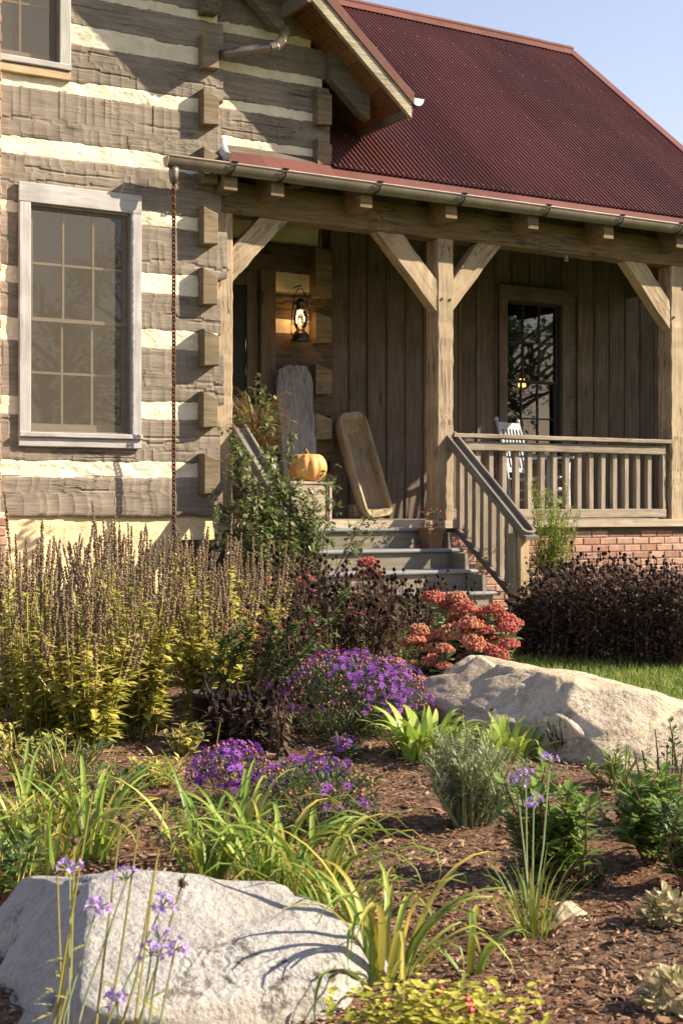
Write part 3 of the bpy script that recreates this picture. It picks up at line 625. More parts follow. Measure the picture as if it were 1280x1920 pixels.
# ---- main roof
RY0, RZ0, RYR = 10.46, 3.905, 13.9; RZR = RZ0 + SL * (RYR - RY0); XL, XR = 4.97, 11.48
pit = .0555; n = int((XR - XL) / pit * 8); xs = np.linspace(XL, XR, n); amp = .015
nrm = np.array([0, -SL, 1]) / math.hypot(SL, 1)
xs = xs[xs > 6.035]; n = len(xs)
rows = np.linspace(0, 1, 6); v = []
for r_ in rows:
    y = RY0 + .05 + (RYR - RY0 - .05) * r_; z = RZ0 + SL * (y - RY0)
    w = amp * np.cos(2 * PI * xs / pit) + .0015 * vnoise(xs, int(r_ * 10), .8)
    v.append(np.stack([xs, y + nrm[1] * w, z + nrm[2] * w], -1))
v = np.concatenate(v); f = [(j*n + i, j*n + i + 1, (j+1)*n + i + 1, (j+1)*n + i) for j in range(5) for i in range(n-1)]
me = bpy.data.meshes.new('corrugated_roof'); me.from_pydata(v.tolist(), [], f); me.polygons.foreach_set('use_smooth', [True] * len(me.polygons)); me.update()
roof = link('corrugated_roof', me, M['roof'], H)
m = MB()                                        # back slope and deck under the sheets
m.add([(XL, RYR, RZR + .005), (XR, RYR, RZR + .005), (XR, 17.3, RZ0), (XL, 17.3, RZ0)], [(0, 1, 2, 3)]); m.build('back_slope', M['roof'], roof)
m = MB(); zz = lambda y: RZ0 + SL * (y - RY0)
m.add([(XL, 10.40, zz(10.40) - .03), (XR - .05, 10.40, zz(10.40) - .03), (XR - .05, RYR, RZR - .03), (XL, RYR, RZR - .03), (XL, 10.40, zz(10.40) - .07), (XR - .05, 10.40, zz(10.40) - .07), (XR - .05, RYR, RZR - .09), (XL, RYR, RZR - .09)],
      [(0, 1, 2, 3), (4, 7, 6, 5), (0, 4, 5, 1), (1, 5, 6, 2), (3, 2, 6, 7), (0, 3, 7, 4)]).build('roof_deck', M['board'], roof)
MB().add([(XL, 10.37, zz(10.37) - .016), (XR, 10.37, zz(10.37) - .016), (XR, 10.56, zz(10.56) - .0165), (XL, 10.56, zz(10.56) - .0165), (XL, 10.37, zz(10.37) - .05), (XR, 10.37, zz(10.37) - .05)], [(0, 1, 2, 3), (4, 5, 1, 0)]).build('eave_trim', M['roof_trim'], roof)
# ridge cap and rake trim
rc = MB()
for x0_ in np.arange(XL, XR, 3.0):
    x1_ = min(x0_ + 3.02, XR + .02); zr = RZR + .03 + (.004 if int(x0_) % 2 else 0)
    rc.tube([(x0_, RYR, zr), (x1_, RYR, zr)], .035, 10)
    rc.add([(x0_, RYR, zr + .01), (x1_, RYR, zr + .01), (x1_, RYR - .15, zr - .15 * SL + .002), (x0_, RYR - .15, zr - .15 * SL + .002), (x1_, RYR + .15, zr - .15 * SL), (x0_, RYR + .15, zr - .15 * SL)], [(0, 3, 2, 1), (0, 1, 4, 5)])
rc.build('ridge_cap', M['roof_trim'], roof)
def obl(xa, xb, ya, yb, lo, hi):
    return [(x, y, zz(y) + d) for y in (ya, yb) for (x, d) in ((xa, lo), (xb, lo), (xb, hi), (xa, hi))], [(0, 1, 2, 3), (7, 6, 5, 4), (0, 4, 5, 1), (3, 2, 6, 7), (0, 3, 7, 4), (1, 5, 6, 2)]
MB().add(*obl(XR - .10, XR + .03, 10.36, RYR, -.14, .035)).build('rake_trim', M['roof_trim'], roof)
sm = MB(); T = [(0, 0, .010), (.007, 0, 0), (0, .007, 0), (-.007, 0, 0), (0, -.007, 0)]
pp = []
for r_ in np.linspace(.012, .985, 8):
    y = RY0 + .05 + (RYR - RY0 - .05) * r_
    for q in range(int(6.04 / pit) + 2, int(XR / pit), 3 if r_ > .05 else 2):
        x = q * pit; pp.append((x, y + nrm[1] * .015, zz(y) + nrm[2] * .015))
sm.inst(T, [(0, 1, 2), (0, 2, 3), (0, 3, 4), (0, 4, 1)], pp, (1, 0, 0), tuple(nrm), 1, .5)
tag(sm.build('roof_screws', M['screw'], roof), None, None, kind='stuff')
plate('gable_end_wall', (10.85, 12.72, 0), (11.0, 17.0, 4.4), M['board'], H)
MB().add([(10.9, 12.62, 4.4), (10.9, 17.0, 4.4), (10.9, 17, zz(10.2)), (10.9, RYR, RZR - .1), (10.9, 12.62, zz(12.62) - .1)], [(0, 1, 2, 3, 4)]).build('gable_end', M['board'], H)

MB().add([(x, y, z) for x in (11.22, 11.27) for (y, z) in ((10.6, 3.47), (12.64, 3.47), (12.64, zz(12.64) - .1), (10.6, zz(10.6) - .1))], [(0, 1, 2, 3), (7, 6, 5, 4), (0, 4, 5, 1), (1, 5, 6, 2), (3, 2, 6, 7), (0, 3, 7, 4)]).build('sun_block_gable_panel', M['board'], H)  # end panel added to stop sun slanting under the roof onto the porch boards
# ---- porch gutter with outlet
gL, gR = onY(317, 290, G), onY(1280, 421, G); gx0 = gL[0]; gzl = gL[2]; gxr = 11.5
gzf = lambda x: gzl + (gR[2] - gzl) / (gR[0] - gzl * 0 - gL[0]) * (x - gx0)
r = .058; K = 11; m = MB(); xs = np.linspace(gx0, gxr, 24)
for x in xs:
    for i in range(K):
        an = PI + PI * i / (K - 1); m.add([(x, G + r - r * -math.cos(an) * 1.0 - 0, gzf(x) + r * 1.55 * math.sin(an))], [])
m.f += [(j*K + i, j*K + i + 1, (j+1)*K + i + 1, (j+1)*K + i) for j in range(len(xs) - 1) for i in range(K - 1)]
gut = m.build('porch_gutter', M['gutter'], H, True)
MB().tube([(gx0 - .005, G, gzl), (gxr, G, gzf(gxr))], .0095, 8).build('bead', M['gutter'], gut, True)
MB().add([(gx0 - .003, G + r + r * math.cos(PI + PI * i / (K - 1)), gzl + r * 1.55 * math.sin(PI + PI * i / (K - 1))) for i in range(K)], [tuple(range(K))]).build('end_cap', M['gutter'], gut)
ox = onY(326, 310, G + r)[0]
MB().lathe([(.040, .0), (.042, -.03), (.037, -.075), (.028, -.125)], 16, (ox, G + r, gzl - r * 1.45)).build('outlet', M['gutter'], gut, True)
for px in (440, 535, 712, 870, 1028, 1166, 1276):
    x = onY(px, 340, G)[0]; z = gzf(x); hg = MB()
    hg.tube([(x - .055, G - .012, z - .012), (x - .02, G - .014, z - .022), (x + .012, G - .016, z - .004), (x + .012, G + .02, z + .014), (x + .05, G + .10, z + .02)], .006, 6)
    hg.tube([(x, G - .016, z - .012), (x - .008, G - .012, z - .05), (x - .022, G + .018, z - .085), (x - .045, G + .05, z - .1)], .007, 6)
    hg.tube([(x + .03, G - .012, z + .012), (x - .03, G - .012, z + .012)], .006, 6)
    hg.build('hanger', M['iron'], gut, True)

# ---- porch frame
beam_z0, beam_z1 = 3.485, 3.765
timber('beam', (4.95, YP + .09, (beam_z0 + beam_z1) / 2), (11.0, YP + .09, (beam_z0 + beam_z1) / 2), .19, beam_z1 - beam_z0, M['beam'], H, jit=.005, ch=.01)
def post(xl, xr, z0, z1, y=YP, parent=H):
    return timber('post', ((xl + xr) / 2, y + .1, z0), ((xl + xr) / 2, y + .1, z1), xr - xl, .2, M['post'], parent, up=(0, 1, 0), jit=.0045, seg=.07, ch=.012)
p1r = onY(437, 700, YP)[0]; p2l, p2r = onY(820, 700, YP)[0], onY(850, 700, YP)[0]; p3l = onY(1257, 700, YP)[0]
post(p1r - .17, p1r, DECK, beam_z0); post(p2l, p2r, DECK, beam_z0); post(p3l, p3l + .18, DECK, beam_z0)
def brace(xp, dirn, zlow, reach):
    # from the post face up to the beam, dirn +1 towards +x
    a = Vector((xp - dirn * .01, YP + .075, zlow)); b = Vector((xp + dirn * reach, YP + .075, beam_z0 + .02))
    d = (b - a).normalized(); off = Vector((d.z, 0, -d.x)) * (-.0)
    w = .085
    n_ = Vector((-d.z * dirn, 0, d.x * dirn)) * dirn
    # parallelogram: plumb against the post, level against the beam
    h = .29; tt = .13
    P = [(xp, zlow), (xp, zlow + h), (xp + dirn * (reach - h * .95), beam_z0 + .004), (xp + dirn * reach, beam_z0 + .004)]
    v = [(x, y, z) for y in (YP + .012, YP + .012 + tt) for (x, z) in P]
    nseg = 8; vv = []; ff = []
    for i in range(nseg + 1):
        t = i / nseg; lo = (P[0][0] + (P[3][0] - P[0][0]) * t, P[0][1] + (P[3][1] - P[0][1]) * t); hi = (P[1][0] + (P[2][0] - P[1][0]) * t, P[1][1] + (P[2][1] - P[1][1]) * t)
        j = lambda: random.uniform(-.004, .004)
        for (q, y) in ((lo, YP + .012 + j()), (hi, YP + .012 + j()), (hi, YP + .012 + tt), (lo, YP + .012 + tt)): vv.append((q[0] + (j() if 0 < i < nseg else 0), y, q[1] + (j() if 0 < i < nseg else 0)))
    for i in range(nseg):
        for q in range(4): ff.append((i*4 + q, i*4 + (q+1) % 4, i*4 + 4 + (q+1) % 4, i*4 + 4 + q))
    ff += [(0, 3, 2, 1), (nseg*4, nseg*4 + 1, nseg*4 + 2, nseg*4 + 3)]
    # put grain along the brace
    ang = math.atan2(P[3][1] - P[0][1], P[3][0] - P[0][0]); R_ = Matrix.Translation(Vector((xp, YP, zlow))) @ Matrix.Rotation(-ang, 4, 'Y')
    inv = R_.inverted(); vv = [tuple(inv @ Vector(q)) for q in vv]
    MB().add(vv, ff).build('brace', M['post'], H, mw=R_)
    for q in (.16, .3):
        c = Vector((xp + dirn * reach * q * .8, YP + .004, zlow + .13 + (beam_z0 - zlow) * q * .8))
brace(p1r, 1, 2.905, .545); brace(p2l, -1, 2.80, .66); brace(p2r, 1, 2.82, .56); brace(p3l, -1, 2.82, .62)
for (xx, zz0) in ((p2l + .05, 2.92), (p2r - .04, 2.92), (p1r - .05, 3.0), (p3l + .04, 2.95)):
    MB().lathe([(.013, 0), (.013, .012), (.009, .016)], 10).build('peg', M['beam'], H, mw=Matrix.Translation((xx, YP + .002, zz0)) @ Matrix.Rotation(PI / 2, 4, 'X'))
for x in (4.99, 5.43, 6.31, 7.22, 8.16, 9.09, 10.05, 10.9):
    y0, y1 = 10.43, 12.6; w = .062
    zt0 = zz(y0) - .075
    v = [(x + s * w, y, z) for s in (-1, 1) for (y, z) in ((y0, 3.615), (y0, min(zt0, 3.80)), (y0 + .02, zz(y0 + .02) - .072), (y1, zz(y1) - .072), (y1, zz(y1) - .26), (YP + .3, zz(YP + .3) - .26), (YP + .2, 3.766), (YP - .002, 3.766), (YP - .002, 3.60))]
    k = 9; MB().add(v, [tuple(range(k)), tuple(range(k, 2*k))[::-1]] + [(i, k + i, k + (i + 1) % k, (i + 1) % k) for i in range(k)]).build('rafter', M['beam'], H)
hk = MB(); hp = onY(1061, 478, YP + .05); hk.tube([(hp[0], hp[1], beam_z0), (hp[0], hp[1], beam_z0 - .03)] + [(hp[0] + .018 * math.sin(t), hp[1], beam_z0 - .048 + .018 * math.cos(t)) for t in np.linspace(0, 5, 10)], .004, 6); hk.build('hook', M['galv'], H)
# porch deck
dk = plate('porch_deck', (4.95, YP - .02, .70), (10.95, 12.6, .822), M['board'], H)
yb = 10.60
for i in range(13):
    y0_ = yb + .06 + i * .145; MB().box((4.95, y0_, .824), (10.95, y0_ + .14, DECK + random.uniform(-.001, .001))).build('deck_board', M['deck'], dk)
plate('deck_band', (4.96, YP - .085, .775), (10.95, YP - .055, .851), M['deck'], dk)
# brick foundation under the porch
fd = plate('porch_foundation', (4.95, YP - .01, -.05), (10.93, YP + .2, .772), M['mortar'], H)
bricks(fd, 7.05, 10.93, .015, .775, YP - .022, .09)
# ---- back wall of the porch: logs with door, then boards
YL = 12.5; wl_ = plate('porch_log_wall', (4.95, YL + .14, DECK), (5.28, YL + .2, 5.3), M['chink'], H)
zc = [(4.35, 4.55), (3.674, 3.871), (3.16, 3.379), (2.75, 2.898), (2.268, 2.383), (1.80, 1.92), (1.33, 1.45), (.83, .86)]
for i, (b_, t_) in enumerate(zc):
    if t_ > .9: slab('chinking', 6.44 if b_ < 3.4 else 4.95, 7.0, const(b_ - .02), const(t_ + .02), YL + .03, .1, M['chink'], wl_, 500 + 17 * i, False, .03, 8)
    if i + 1 < len(zc):
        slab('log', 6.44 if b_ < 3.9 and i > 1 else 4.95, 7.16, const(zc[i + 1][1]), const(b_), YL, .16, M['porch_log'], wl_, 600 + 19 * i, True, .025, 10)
for (p0, p1) in ((462, 560), (585, 645), (683, 740), (775, 825), (880, 940)):
    a_ = onY(592, p0, YL - .1); b_ = onY(622, p1, YL - .1)
    MB().add([(x, y, z) for y in (YL - .1, YL + .1) for (x, z) in ((a_[0], b_[2]), (b_[0], b_[2] + .01), (b_[0], a_[2] - .05), (a_[0], a_[2]))], [(3, 2, 1, 0)] + [(q, (q + 1) % 4, 4 + (q + 1) % 4, 4 + q) for q in range(4)]).build('log_end', M['log_end'], wl_)
# screened door
dr = timber('door', (6.365, YL - .03, DECK), (6.365, YL - .03, 3.37), .17, .1, M['screen_door'], H, up=(0, 1, 0))
timber('door_head', (5.2, YL - .03, 3.45), (6.45, YL - .03, 3.45), .1, .16, M['screen_door'], dr)
timber('door_jamb', (5.28, YL - .03, DECK), (5.28, YL - .03, 3.37), .17, .1, M['screen_door'], dr, up=(0, 1, 0))
timber('door_stile', (6.215, YL, DECK + .02), (6.215, YL, 3.35), .12, .04, M['screen_door'], dr, up=(0, 1, 0))
timber('door_stile', (5.43, YL, DECK + .02), (5.43, YL, 3.35), .12, .04, M['screen_door'], dr, up=(0, 1, 0))
for z in (.98, 2.0, 3.28): timber('door_rail', (5.49, YL, z), (6.155, YL, z), .04, .14, M['screen_door'], dr)
plate('door_panel', (5.49, YL + .015, DECK), (6.155, YL + .02, 3.3), M['dark_room'], dr)
plate('hinge', (6.26, YL - .09, 3.02), (6.30, YL - .075, 3.14), M['hinge'], dr); plate('door_handle', (6.20, YL - .06, 1.95), (6.225, YL - .02, 2.12), M['hinge'], dr)
# boards
YW = 12.6; bw_ = plate('board_wall', (7.1, YW + .045, DECK), (9.28, YW + .08, 5.6), M['board'], H)
wx0, wx1, wz0, wz1 = onY(930, 540, YW)[0], onY(1062, 540, YW)[0], 1.45, 3.49
x = 7.17
while x < 12.3:
    w = random.uniform(.225, .25); a_, b_ = x + .006, x + w - .006; top = 5.55 if x < 11.2 else 4.5
    segs = [(DECK, top)]
    if b_ > wx0 + .05 and a_ < wx1 - .05: segs = [(DECK, wz0 + .05), (wz1 - .05, top)]
    pr = random.uniform(0, .006)
    for (z0, z1) in segs:
        timber('board', ((a_ + b_) / 2, YW - pr + .02, z0), ((a_ + b_) / 2, YW - pr + .02, z1), b_ - a_, .04, M['board'], bw_, up=(0, 1, 0), jit=.0012, seg=.4, ch=.006)
    if len(segs) == 1: timber('batten', (b_ + .012, YW - .012, DECK), (b_ + .012, YW - .012, top), .036, .022, M['board'], bw_, up=(0, 1, 0), jit=.001, seg=.5, ch=.003)
    x += w
window(wx0, wx1, wz0, wz1, YW - .035, .115, .17, .06, True, 'board', .03, screen=False)
room(9.0, 10.6, YW + .21, 14.5, .9, 4.4)
plate('wing_wall', (10.32, YW + .045, 0), (12.4, YW + .1, 4.5), M['board'], H); plate('sun_block_wing_side', (12.42, 10.8, 0), (12.55, 15, 4.4), M['board'], H); plate('sun_block_wing_front', (12.551, 10.8, 0), (16, 10.95, 4.4), M['board'], H); plate('wing_roof', (11.5, YW - .03, 4.51), (12.41, 15, 4.56), M['roof_trim'], H)  # wing side and front are unseen, added to keep sun off the porch wall
lamp = thing('table_lamp', (9.9, 13.2, 1.4), 'small lit amber lamp seen through the porch window', 'lamp')
MB().lathe([(.035, .9), (.05, .915), (.03, 1.0)], 14, (10.08, 13.1, 1.50)).build('lamp_shade', M['lampglow'], lamp, True)
MB().lathe([(.09, .0), (.03, .05), (.02, .35), (.04, .5), (.015, .9)], 12, (10.08, 13.1, 1.50)).build('lamp_base', M['brass'], lamp, True)

# ---- porch balustrade
rl = timber('railing', (p2r + .0, YP + .06, 1.648), (p3l, YP + .06, 1.63 + .022), .15, .042, M['rail'], H, jit=.002)
timber('upper_rail', (p2r + .01, YP + .05, 1.555), (p3l - .05, YP + .05, 1.56), .045, .085, M['rail'], rl)
timber('bottom_rail', (p2r + .01, YP + .05, .908), (p3l - .04, YP + .05, .910), .05, .088, M['rail'], rl)
bx_ = onY(1042, 900, YP + .06)[0] - onY(1017, 900, YP + .06)[0]; x0_ = onY(1017, 900, YP + .06)[0] + .005
for k in range(-9, 10):
    x = x0_ + k * .1555
    if p2r + .05 < x < p3l - .08: timber('baluster', (x, YP + .098, .955), (x, YP + .098, 1.60), .06, .055, M['rail'], rl, up=(0, 1, 0), jit=.001, seg=.3)
timber('rail_block', (p3l - .06, YP + .06, .86), (p3l - .06, YP + .06, 1.62), .05, .05, M['rail'], rl, up=(0, 1, 0))

# ---- steps
st = plate('steps', (5.45, 9.95, 0), (7.12, 10.58, .2), M['riser'], H)
TY = [10.49, 10.235, 9.975, 9.715]; TZ = [.785, .60, .42, .24]
for i in range(4):
    y, z = TY[i], TZ[i]; x0, x1 = 5.40, 7.20 + .015 * i
    yb = (TY[i - 1] + .02) if i else 10.60
    n = 9; prof = [(yb + .03, z - .038), (y + .016, z - .038)] + [(y + .016 - .019 * math.sin(t), z - .019 - .019 * math.cos(t)) for t in np.linspace(0, PI, 7)] + [(yb + .03, z)]
    v = [(x, p[0], p[1]) for x in (x0, x1) for p in prof]; k = len(prof)
    MB().add(v, [tuple(range(k))[::-1], tuple(range(k, 2*k))] + [(q, (q + 1) % k, k + (q + 1) % k, k + q) for q in range(k)]).build('tread', M['tread'], st)
    zb_ = TZ[i + 1] if i < 3 else 0.0
    timber('riser', (5.43, y + .045, (z - .039 + zb_) / 2), (x1 - .06, y + .045, (z - .039 + zb_) / 2), .022, z - .039 - zb_, M['riser'], st, jit=.0005, ch=.002)
for sx in (5.415, 7.10):
    P = [(10.58, 0), (10.58, .74), (10.28, .74), (10.27, .56), (10.02, .56), (10.01, .38), (9.76, .38), (9.75, .2), (9.76, 0)]
    v = [(sx + e, p[0], p[1]) for e in (-.02, .02) for p in P]; k = len(P)
    MB().add(v, [tuple(range(k)), tuple(range(k, 2*k))[::-1]] + [(q, k + q, k + (q + 1) % k, (q + 1) % k) for q in range(k)]).build('stringer', M['riser'], st)
def stair_rail(xr, side):
    ya, za, yb_, zb_ = 10.80, 1.640, (9.60 if side > 0 else 9.66), .735
    d = Vector((0, yb_ - ya, zb_ - za)); L = d.length; d.normalize(); up = Vector((0, d.z, -d.y)) * -1
    if up.z < 0: up = -up
    root = timber('stair_railing', (xr, ya, za), (xr, yb_, zb_), .145, .040, M['rail_dark'], H, up=tuple(up), jit=.001, seg=.3, ch=.012)
    # raised grip board along the outer edge with a rounded, up-curled foot
    for e, nm, wd in ((.058, 'grip_board', .034), (-.058, 'grip_board', .034)):
        a = Vector((xr + e, ya, za)) + up * .034; b = Vector((xr + e, yb_ - .0, zb_)) + up * .034
        timber(nm, a, b, wd, .052, M['rail_dark'], root, up=tuple(up), jit=.001, seg=.3, ch=.012)
    c = Vector((xr, yb_, zb_)) + up * .034; m = MB(); K = 10
    v = []
    for hh in (-.026, .026):
        for i in range(K):
            an = PI * i / (K - 1); p = c + Vector((.075 * math.cos(an), 0, 0)) + d * (.055 * math.sin(an)) + up * hh; v.append(tuple(p))
        for i in range(K):
            an = PI * (K - 1 - i) / (K - 1); p = c + Vector((.041 * math.cos(an), 0, 0)) + d * (.03 * math.sin(an)) + up * hh; v.append(tuple(p))
    k = 2 * K; m.add(v, [(q, (q + 1), k - 2 - q, k - 1 - q) for q in range(K - 1)] + [(k + k - 1 - q, k + k - 2 - q, k + q + 1, k + q) for q in range(K - 1)] + [(q, k + q, k + (q + 1) % k, (q + 1) % k) for q in range(k)]).build('rail_volute', M['rail_dark'], root)
    e_ = Vector((xr, yb_, zb_)) + d * .075
    timber('rail_foot', Vector((xr, yb_, zb_)) - up * .012 - d * .01, Vector((xr, yb_ - .10, zb_ - .03)) - up * .008, .15, .036, M['rail_dark'], root, jit=.001, ch=.012)
    # lower raking rail and balusters
    a = Vector((xr, 10.70, .80)); b = Vector((xr, 9.66, .10))
    timber('raking_rail', a, b, .05, .055, M['rail_dark'], root, up=tuple(up), jit=.001, seg=.3)
    n = 8
    for i in range(n):
        y = 10.62 - i * .124; zt = za + (y - ya) / (yb_ - ya) * (zb_ - za) - .02; zb2 = .80 + (y - 10.70) / (9.66 - 10.70) * (.10 - .80) + .02
        timber('baluster', (xr + .02, y, zb2), (xr + .02, y, zt), .056, .056, M['rail'], root, up=(0, 1, 0), jit=.001, seg=.3)
    timber('newel', (xr, 9.665, 0), (xr, 9.665, .735), .10, .10, M['newel'], root, up=(0, 1, 0), jit=.001, seg=.3)
    timber('newel_board', (xr - .065, 9.71, 0), (xr - .065, 9.71, .74), .03, .10, M['rail'], root, up=(0, 1, 0), jit=.001, seg=.3)
stair_rail(7.43, 1); stair_rail(5.23, -1)

# ================================================================== THINGS ON AND BY THE PORCH
# rain chain: linked rings from the gutter outlet into the barrel
chain_top = gzl - .058 * 1.45 - .125; chain_y = G + .058
rcn = thing('rain_chain', (ox, chain_y, .66), 'rusty iron rain chain hanging from the porch gutter outlet', 'rain chain')
lk = MB(); K1, K2 = 14, 6
for i in range(K1):
    t = 2 * PI * i / K1; cx, cz = .0135 * math.cos(t), .0165 * math.sin(t) + math.copysign(.006, math.sin(t))
    for j in range(K2):
        p = 2 * PI * j / K2; rr = .0066
        lk.add([(cx + rr * math.cos(p) * math.cos(t), rr * math.sin(p), cz + rr * math.cos(p) * math.sin(t))], [])
lk.f += [(i*K2 + j, ((i+1) % K1)*K2 + j, ((i+1) % K1)*K2 + (j+1) % K2, i*K2 + (j+1) % K2) for i in range(K1) for j in range(K2)]
lkm = lk.mesh('link', True); lkm.materials.append(M['chain'])
z = chain_top; k = 0
while z > .60:
    link('link', lkm, None, rcn, Matrix.Translation((ox + random.uniform(-.0015, .0015), chain_y, z)) @ Matrix.Rotation((.35 if k % 2 else 1.92) + random.uniform(-.15, .15), 4, 'Z')); z -= .0325; k += 1
# barrel
bp = onY(362, 1010, 10.28); brl = thing('rain_barrel', (ox + .16, 10.25, 0), 'dark wooden rain barrel under the rusty chain', 'barrel')
prof = [(.19, 0), (.225, .2), (.24, .38), (.225, .58), (.215, .70), (.195, .70), (.20, .62), (.0, .61)]
c = (ox + .16, 10.25, 0); MB().lathe(prof, 22, c, cap=False).build('staves', M['barrel'], brl)
for zb_, rr in ((.1, .212), (.34, .243), (.62, .225)): MB().lathe([(rr, zb_), (rr + .006, zb_), (rr + .006, zb_ + .035), (rr - .001, zb_ + .035)], 22, c, cap=False).build('hoop', M['iron'], brl)

# lantern on the log wall
lp = onY(563, 640, 12.36); lx, ly, lz = lp[0], 12.36, lp[2]
lan = thing('hurricane_lantern', (lx, ly, lz), 'lit brass hurricane lantern hanging on the log wall beside the door', 'lantern')
S = 1.28
def L_(r, z): return (r * S, z * S)
MB().lathe([L_(.0, 0), L_(.07, .0), L_(.075, .012), L_(.062, .03), L_(.066, .05), L_(.055, .065), L_(.035, .085), L_(.035, .10)], 18, (lx, ly, lz)).build('font', M['brass'], lan, True)
MB().lathe([L_(.035, .10), L_(.053, .13), L_(.056, .17), L_(.048, .215), L_(.036, .245)], 18, (lx, ly, lz), cap=False).build('globe', M['lamp_glass'], lan, True)
MB().lathe([L_(.038, .245), L_(.045, .255), L_(.03, .275), L_(.04, .295), L_(.042, .315), L_(.024, .335), L_(.0, .345)], 18, (lx, ly, lz)).build('cap', M['brass'], lan, True)
for s in (-1, 1): MB().tube([(lx + s * p * S, ly, lz + q * S) for p, q in ((.062, .03), (.082, .06), (.080, .14), (.072, .22), (.055, .30), (.03, .32))], .007, 8).build('side_tube', M['brass'], lan, True)
g_ = MB()
for zz_ in (.14, .19): g_.tube([(lx + .066 * S * math.cos(t), ly + .066 * S * math.sin(t), lz + zz_ * S) for t in np.linspace(0, 2 * PI, 17)], .0025, 5)
g_.build('guard_wire', M['brass'], lan)
MB().tube([(lx - .07 * S, ly, lz + .25 * S), (lx - .055 * S, ly, lz + .36 * S), (lx - .02, ly, lz + .42 * S), (lx + .02, ly, lz + .42 * S), (lx + .055 * S, ly, lz + .36 * S), (lx + .07 * S, ly, lz + .25 * S)], .005, 6).build('bail', M['iron'], lan)
MB().lathe([(.0, .0), (.009, .01), (.010, .022), (.004, .042), (.0, .055)], 10, (lx, ly, lz + .125 * S)).build('flame', M['flame'], lan, True)
MB().tube([(lx, YL, lz + .44 * S), (lx, ly, lz + .445 * S), (lx, ly - .01, lz + .43 * S)], .006, 6).build('hook', M['iron'], lan)
pl = bpy.data.lights.new('lantern_light', 'POINT'); pl.energy = 1.6; pl.color = (1, .55, .22); pl.shadow_soft_size = .03
plo = bpy.data.objects.new('lantern_light', pl); COL.objects.link(plo); plo.location = (lx + .0, ly - .02, lz + .2); plo.parent = lan; plo.matrix_parent_inverse = WM[lan.name].inverted()

# old weathered slab standing against the log wall
def outline_slab(name, pts, y, th, mat, parent=None, lean=0.0, z0=0):
    v = []; k = len(pts)
    for dy in (0, th):
        for (x, z) in pts: v.append((x, y + dy + lean * (z - z0), z))
    return MB().add(v, [tuple(range(k))[::-1], tuple(range(k, 2 * k))] + [(q, (q + 1) % k, k + (q + 1) % k, k + q) for q in range(k)])
ol = [(532, 900), (531, 840), (527, 790), (524, 740), (525, 705), (531, 690), (545, 684), (565, 683), (582, 688), (590, 705), (593, 725), (591, 760), (594, 800), (594, 850), (594, 905)]
ol = [(a0 + (a1 - a0) * q / 4 + random.uniform(-1.3, 1.3) * (0 if q == 0 and i in (0, 14) else 1), b0 + (b1 - b0) * q / 4 + random.uniform(-2, 2)) for i, ((a0, b0), (a1, b1)) in enumerate(zip(ol[:-1], ol[1:])) for q in range(4)] + [ol[-1]]
pts = [(onY(a, b, 12.28)[0], onY(a, b, 12.28)[2]) for a, b in ol]; pts[0] = (pts[0][0], DECK + .001); pts[-1] = (pts[-1][0], DECK + .001)
m = outline_slab('s', pts, 12.24, .05, None, lean=.075, z0=DECK)
R90 = Matrix.Rotation(-PI / 2, 4, 'Y'); iv = R90.inverted(); m.v = [np.array([tuple(iv @ Vector(q)) for q in a]) for a in m.v]
so = m.build('weathered_plank', M['slab'], None, mw=R90)
tag(so, 'grey weathered live-edge wooden slab standing against the log wall under the lantern', 'plank')

# crate and pumpkin
cx0, cx1 = onY(545, 940, 10.82)[0], onY(619, 940, 10.82)[0]; cz1 = onY(600, 903, 10.82)[2]
crt = thing('wooden_crate', ((cx0 + cx1) / 2, 10.98, DECK), 'weathered open wooden crate standing on the porch under the pumpkin', 'crate')
timber('front_board', (cx0 + .02, 10.83, DECK + .17), (cx1 - .05, 10.83, DECK + .17), .025, .31, M['crate'], crt, jit=.002)
timber('back_board', (cx0 + .02, 11.13, DECK + .17), (cx1 - .05, 11.13, DECK + .17), .025, .31, M['crate'], crt)
for xx in (cx0 + .0, cx1 - .03): timber('side_board', (xx + .012, 10.82, DECK + .165), (xx + .012, 11.15, DECK + .165), .026, .33, M['crate'], crt)
timber('corner_post', (cx1 - .0, 10.825, DECK), (cx1 - .0, 10.825, cz1 - .02), .03, .03, M['crate'], crt, up=(0, 1, 0))
for kk in range(3): timber('lid_board', (cx0 - .02, 10.86 + kk * .115, cz1 - .012), (cx1 + .025, 10.86 + kk * .115, cz1 - .012), .108, .024, M['crate'], crt)
pc = onY(576, 903, 10.97); pr_ = .185
pk = thing('pumpkin', (pc[0], 10.97, cz1), 'ribbed orange pumpkin sitting on the wooden crate', 'pumpkin')
v = []; nu, nv = 72, 22
for j in range(nv + 1):
    ph = PI * j / nv
    for i in range(nu):
        t = 2 * PI * i / nu; rib = 1 - .085 * abs(math.cos(t * 6.5 + .3)) ** 6 * math.sin(ph) - .02 * math.cos(t * 2 + 1)
        rr = pr_ * (math.sin(ph) ** .72) * rib; zz_ = .145 * math.cos(ph) - (.030 * math.exp(-((ph) / .42) ** 2)) + (.02 * math.exp(-((PI - ph) / .4) ** 2))
        v.append((pc[0] + rr * math.cos(t), 10.97 + rr * math.sin(t), cz1 + .128 + zz_))
MB().add(v, [(j*nu + i, j*nu + (i+1) % nu, (j+1)*nu + (i+1) % nu, (j+1)*nu + i) for j in range(nv) for i in range(nu)]).build('rind', M['pump'], pk, True)
MB().tube([(pc[0], 10.97, cz1 + .235), (pc[0] - .005, 10.97, cz1 + .275), (pc[0] - .03, 10.965, cz1 + .295)], [.026, .014, .017], 8).build('stalk', M['pump_stem'], pk)

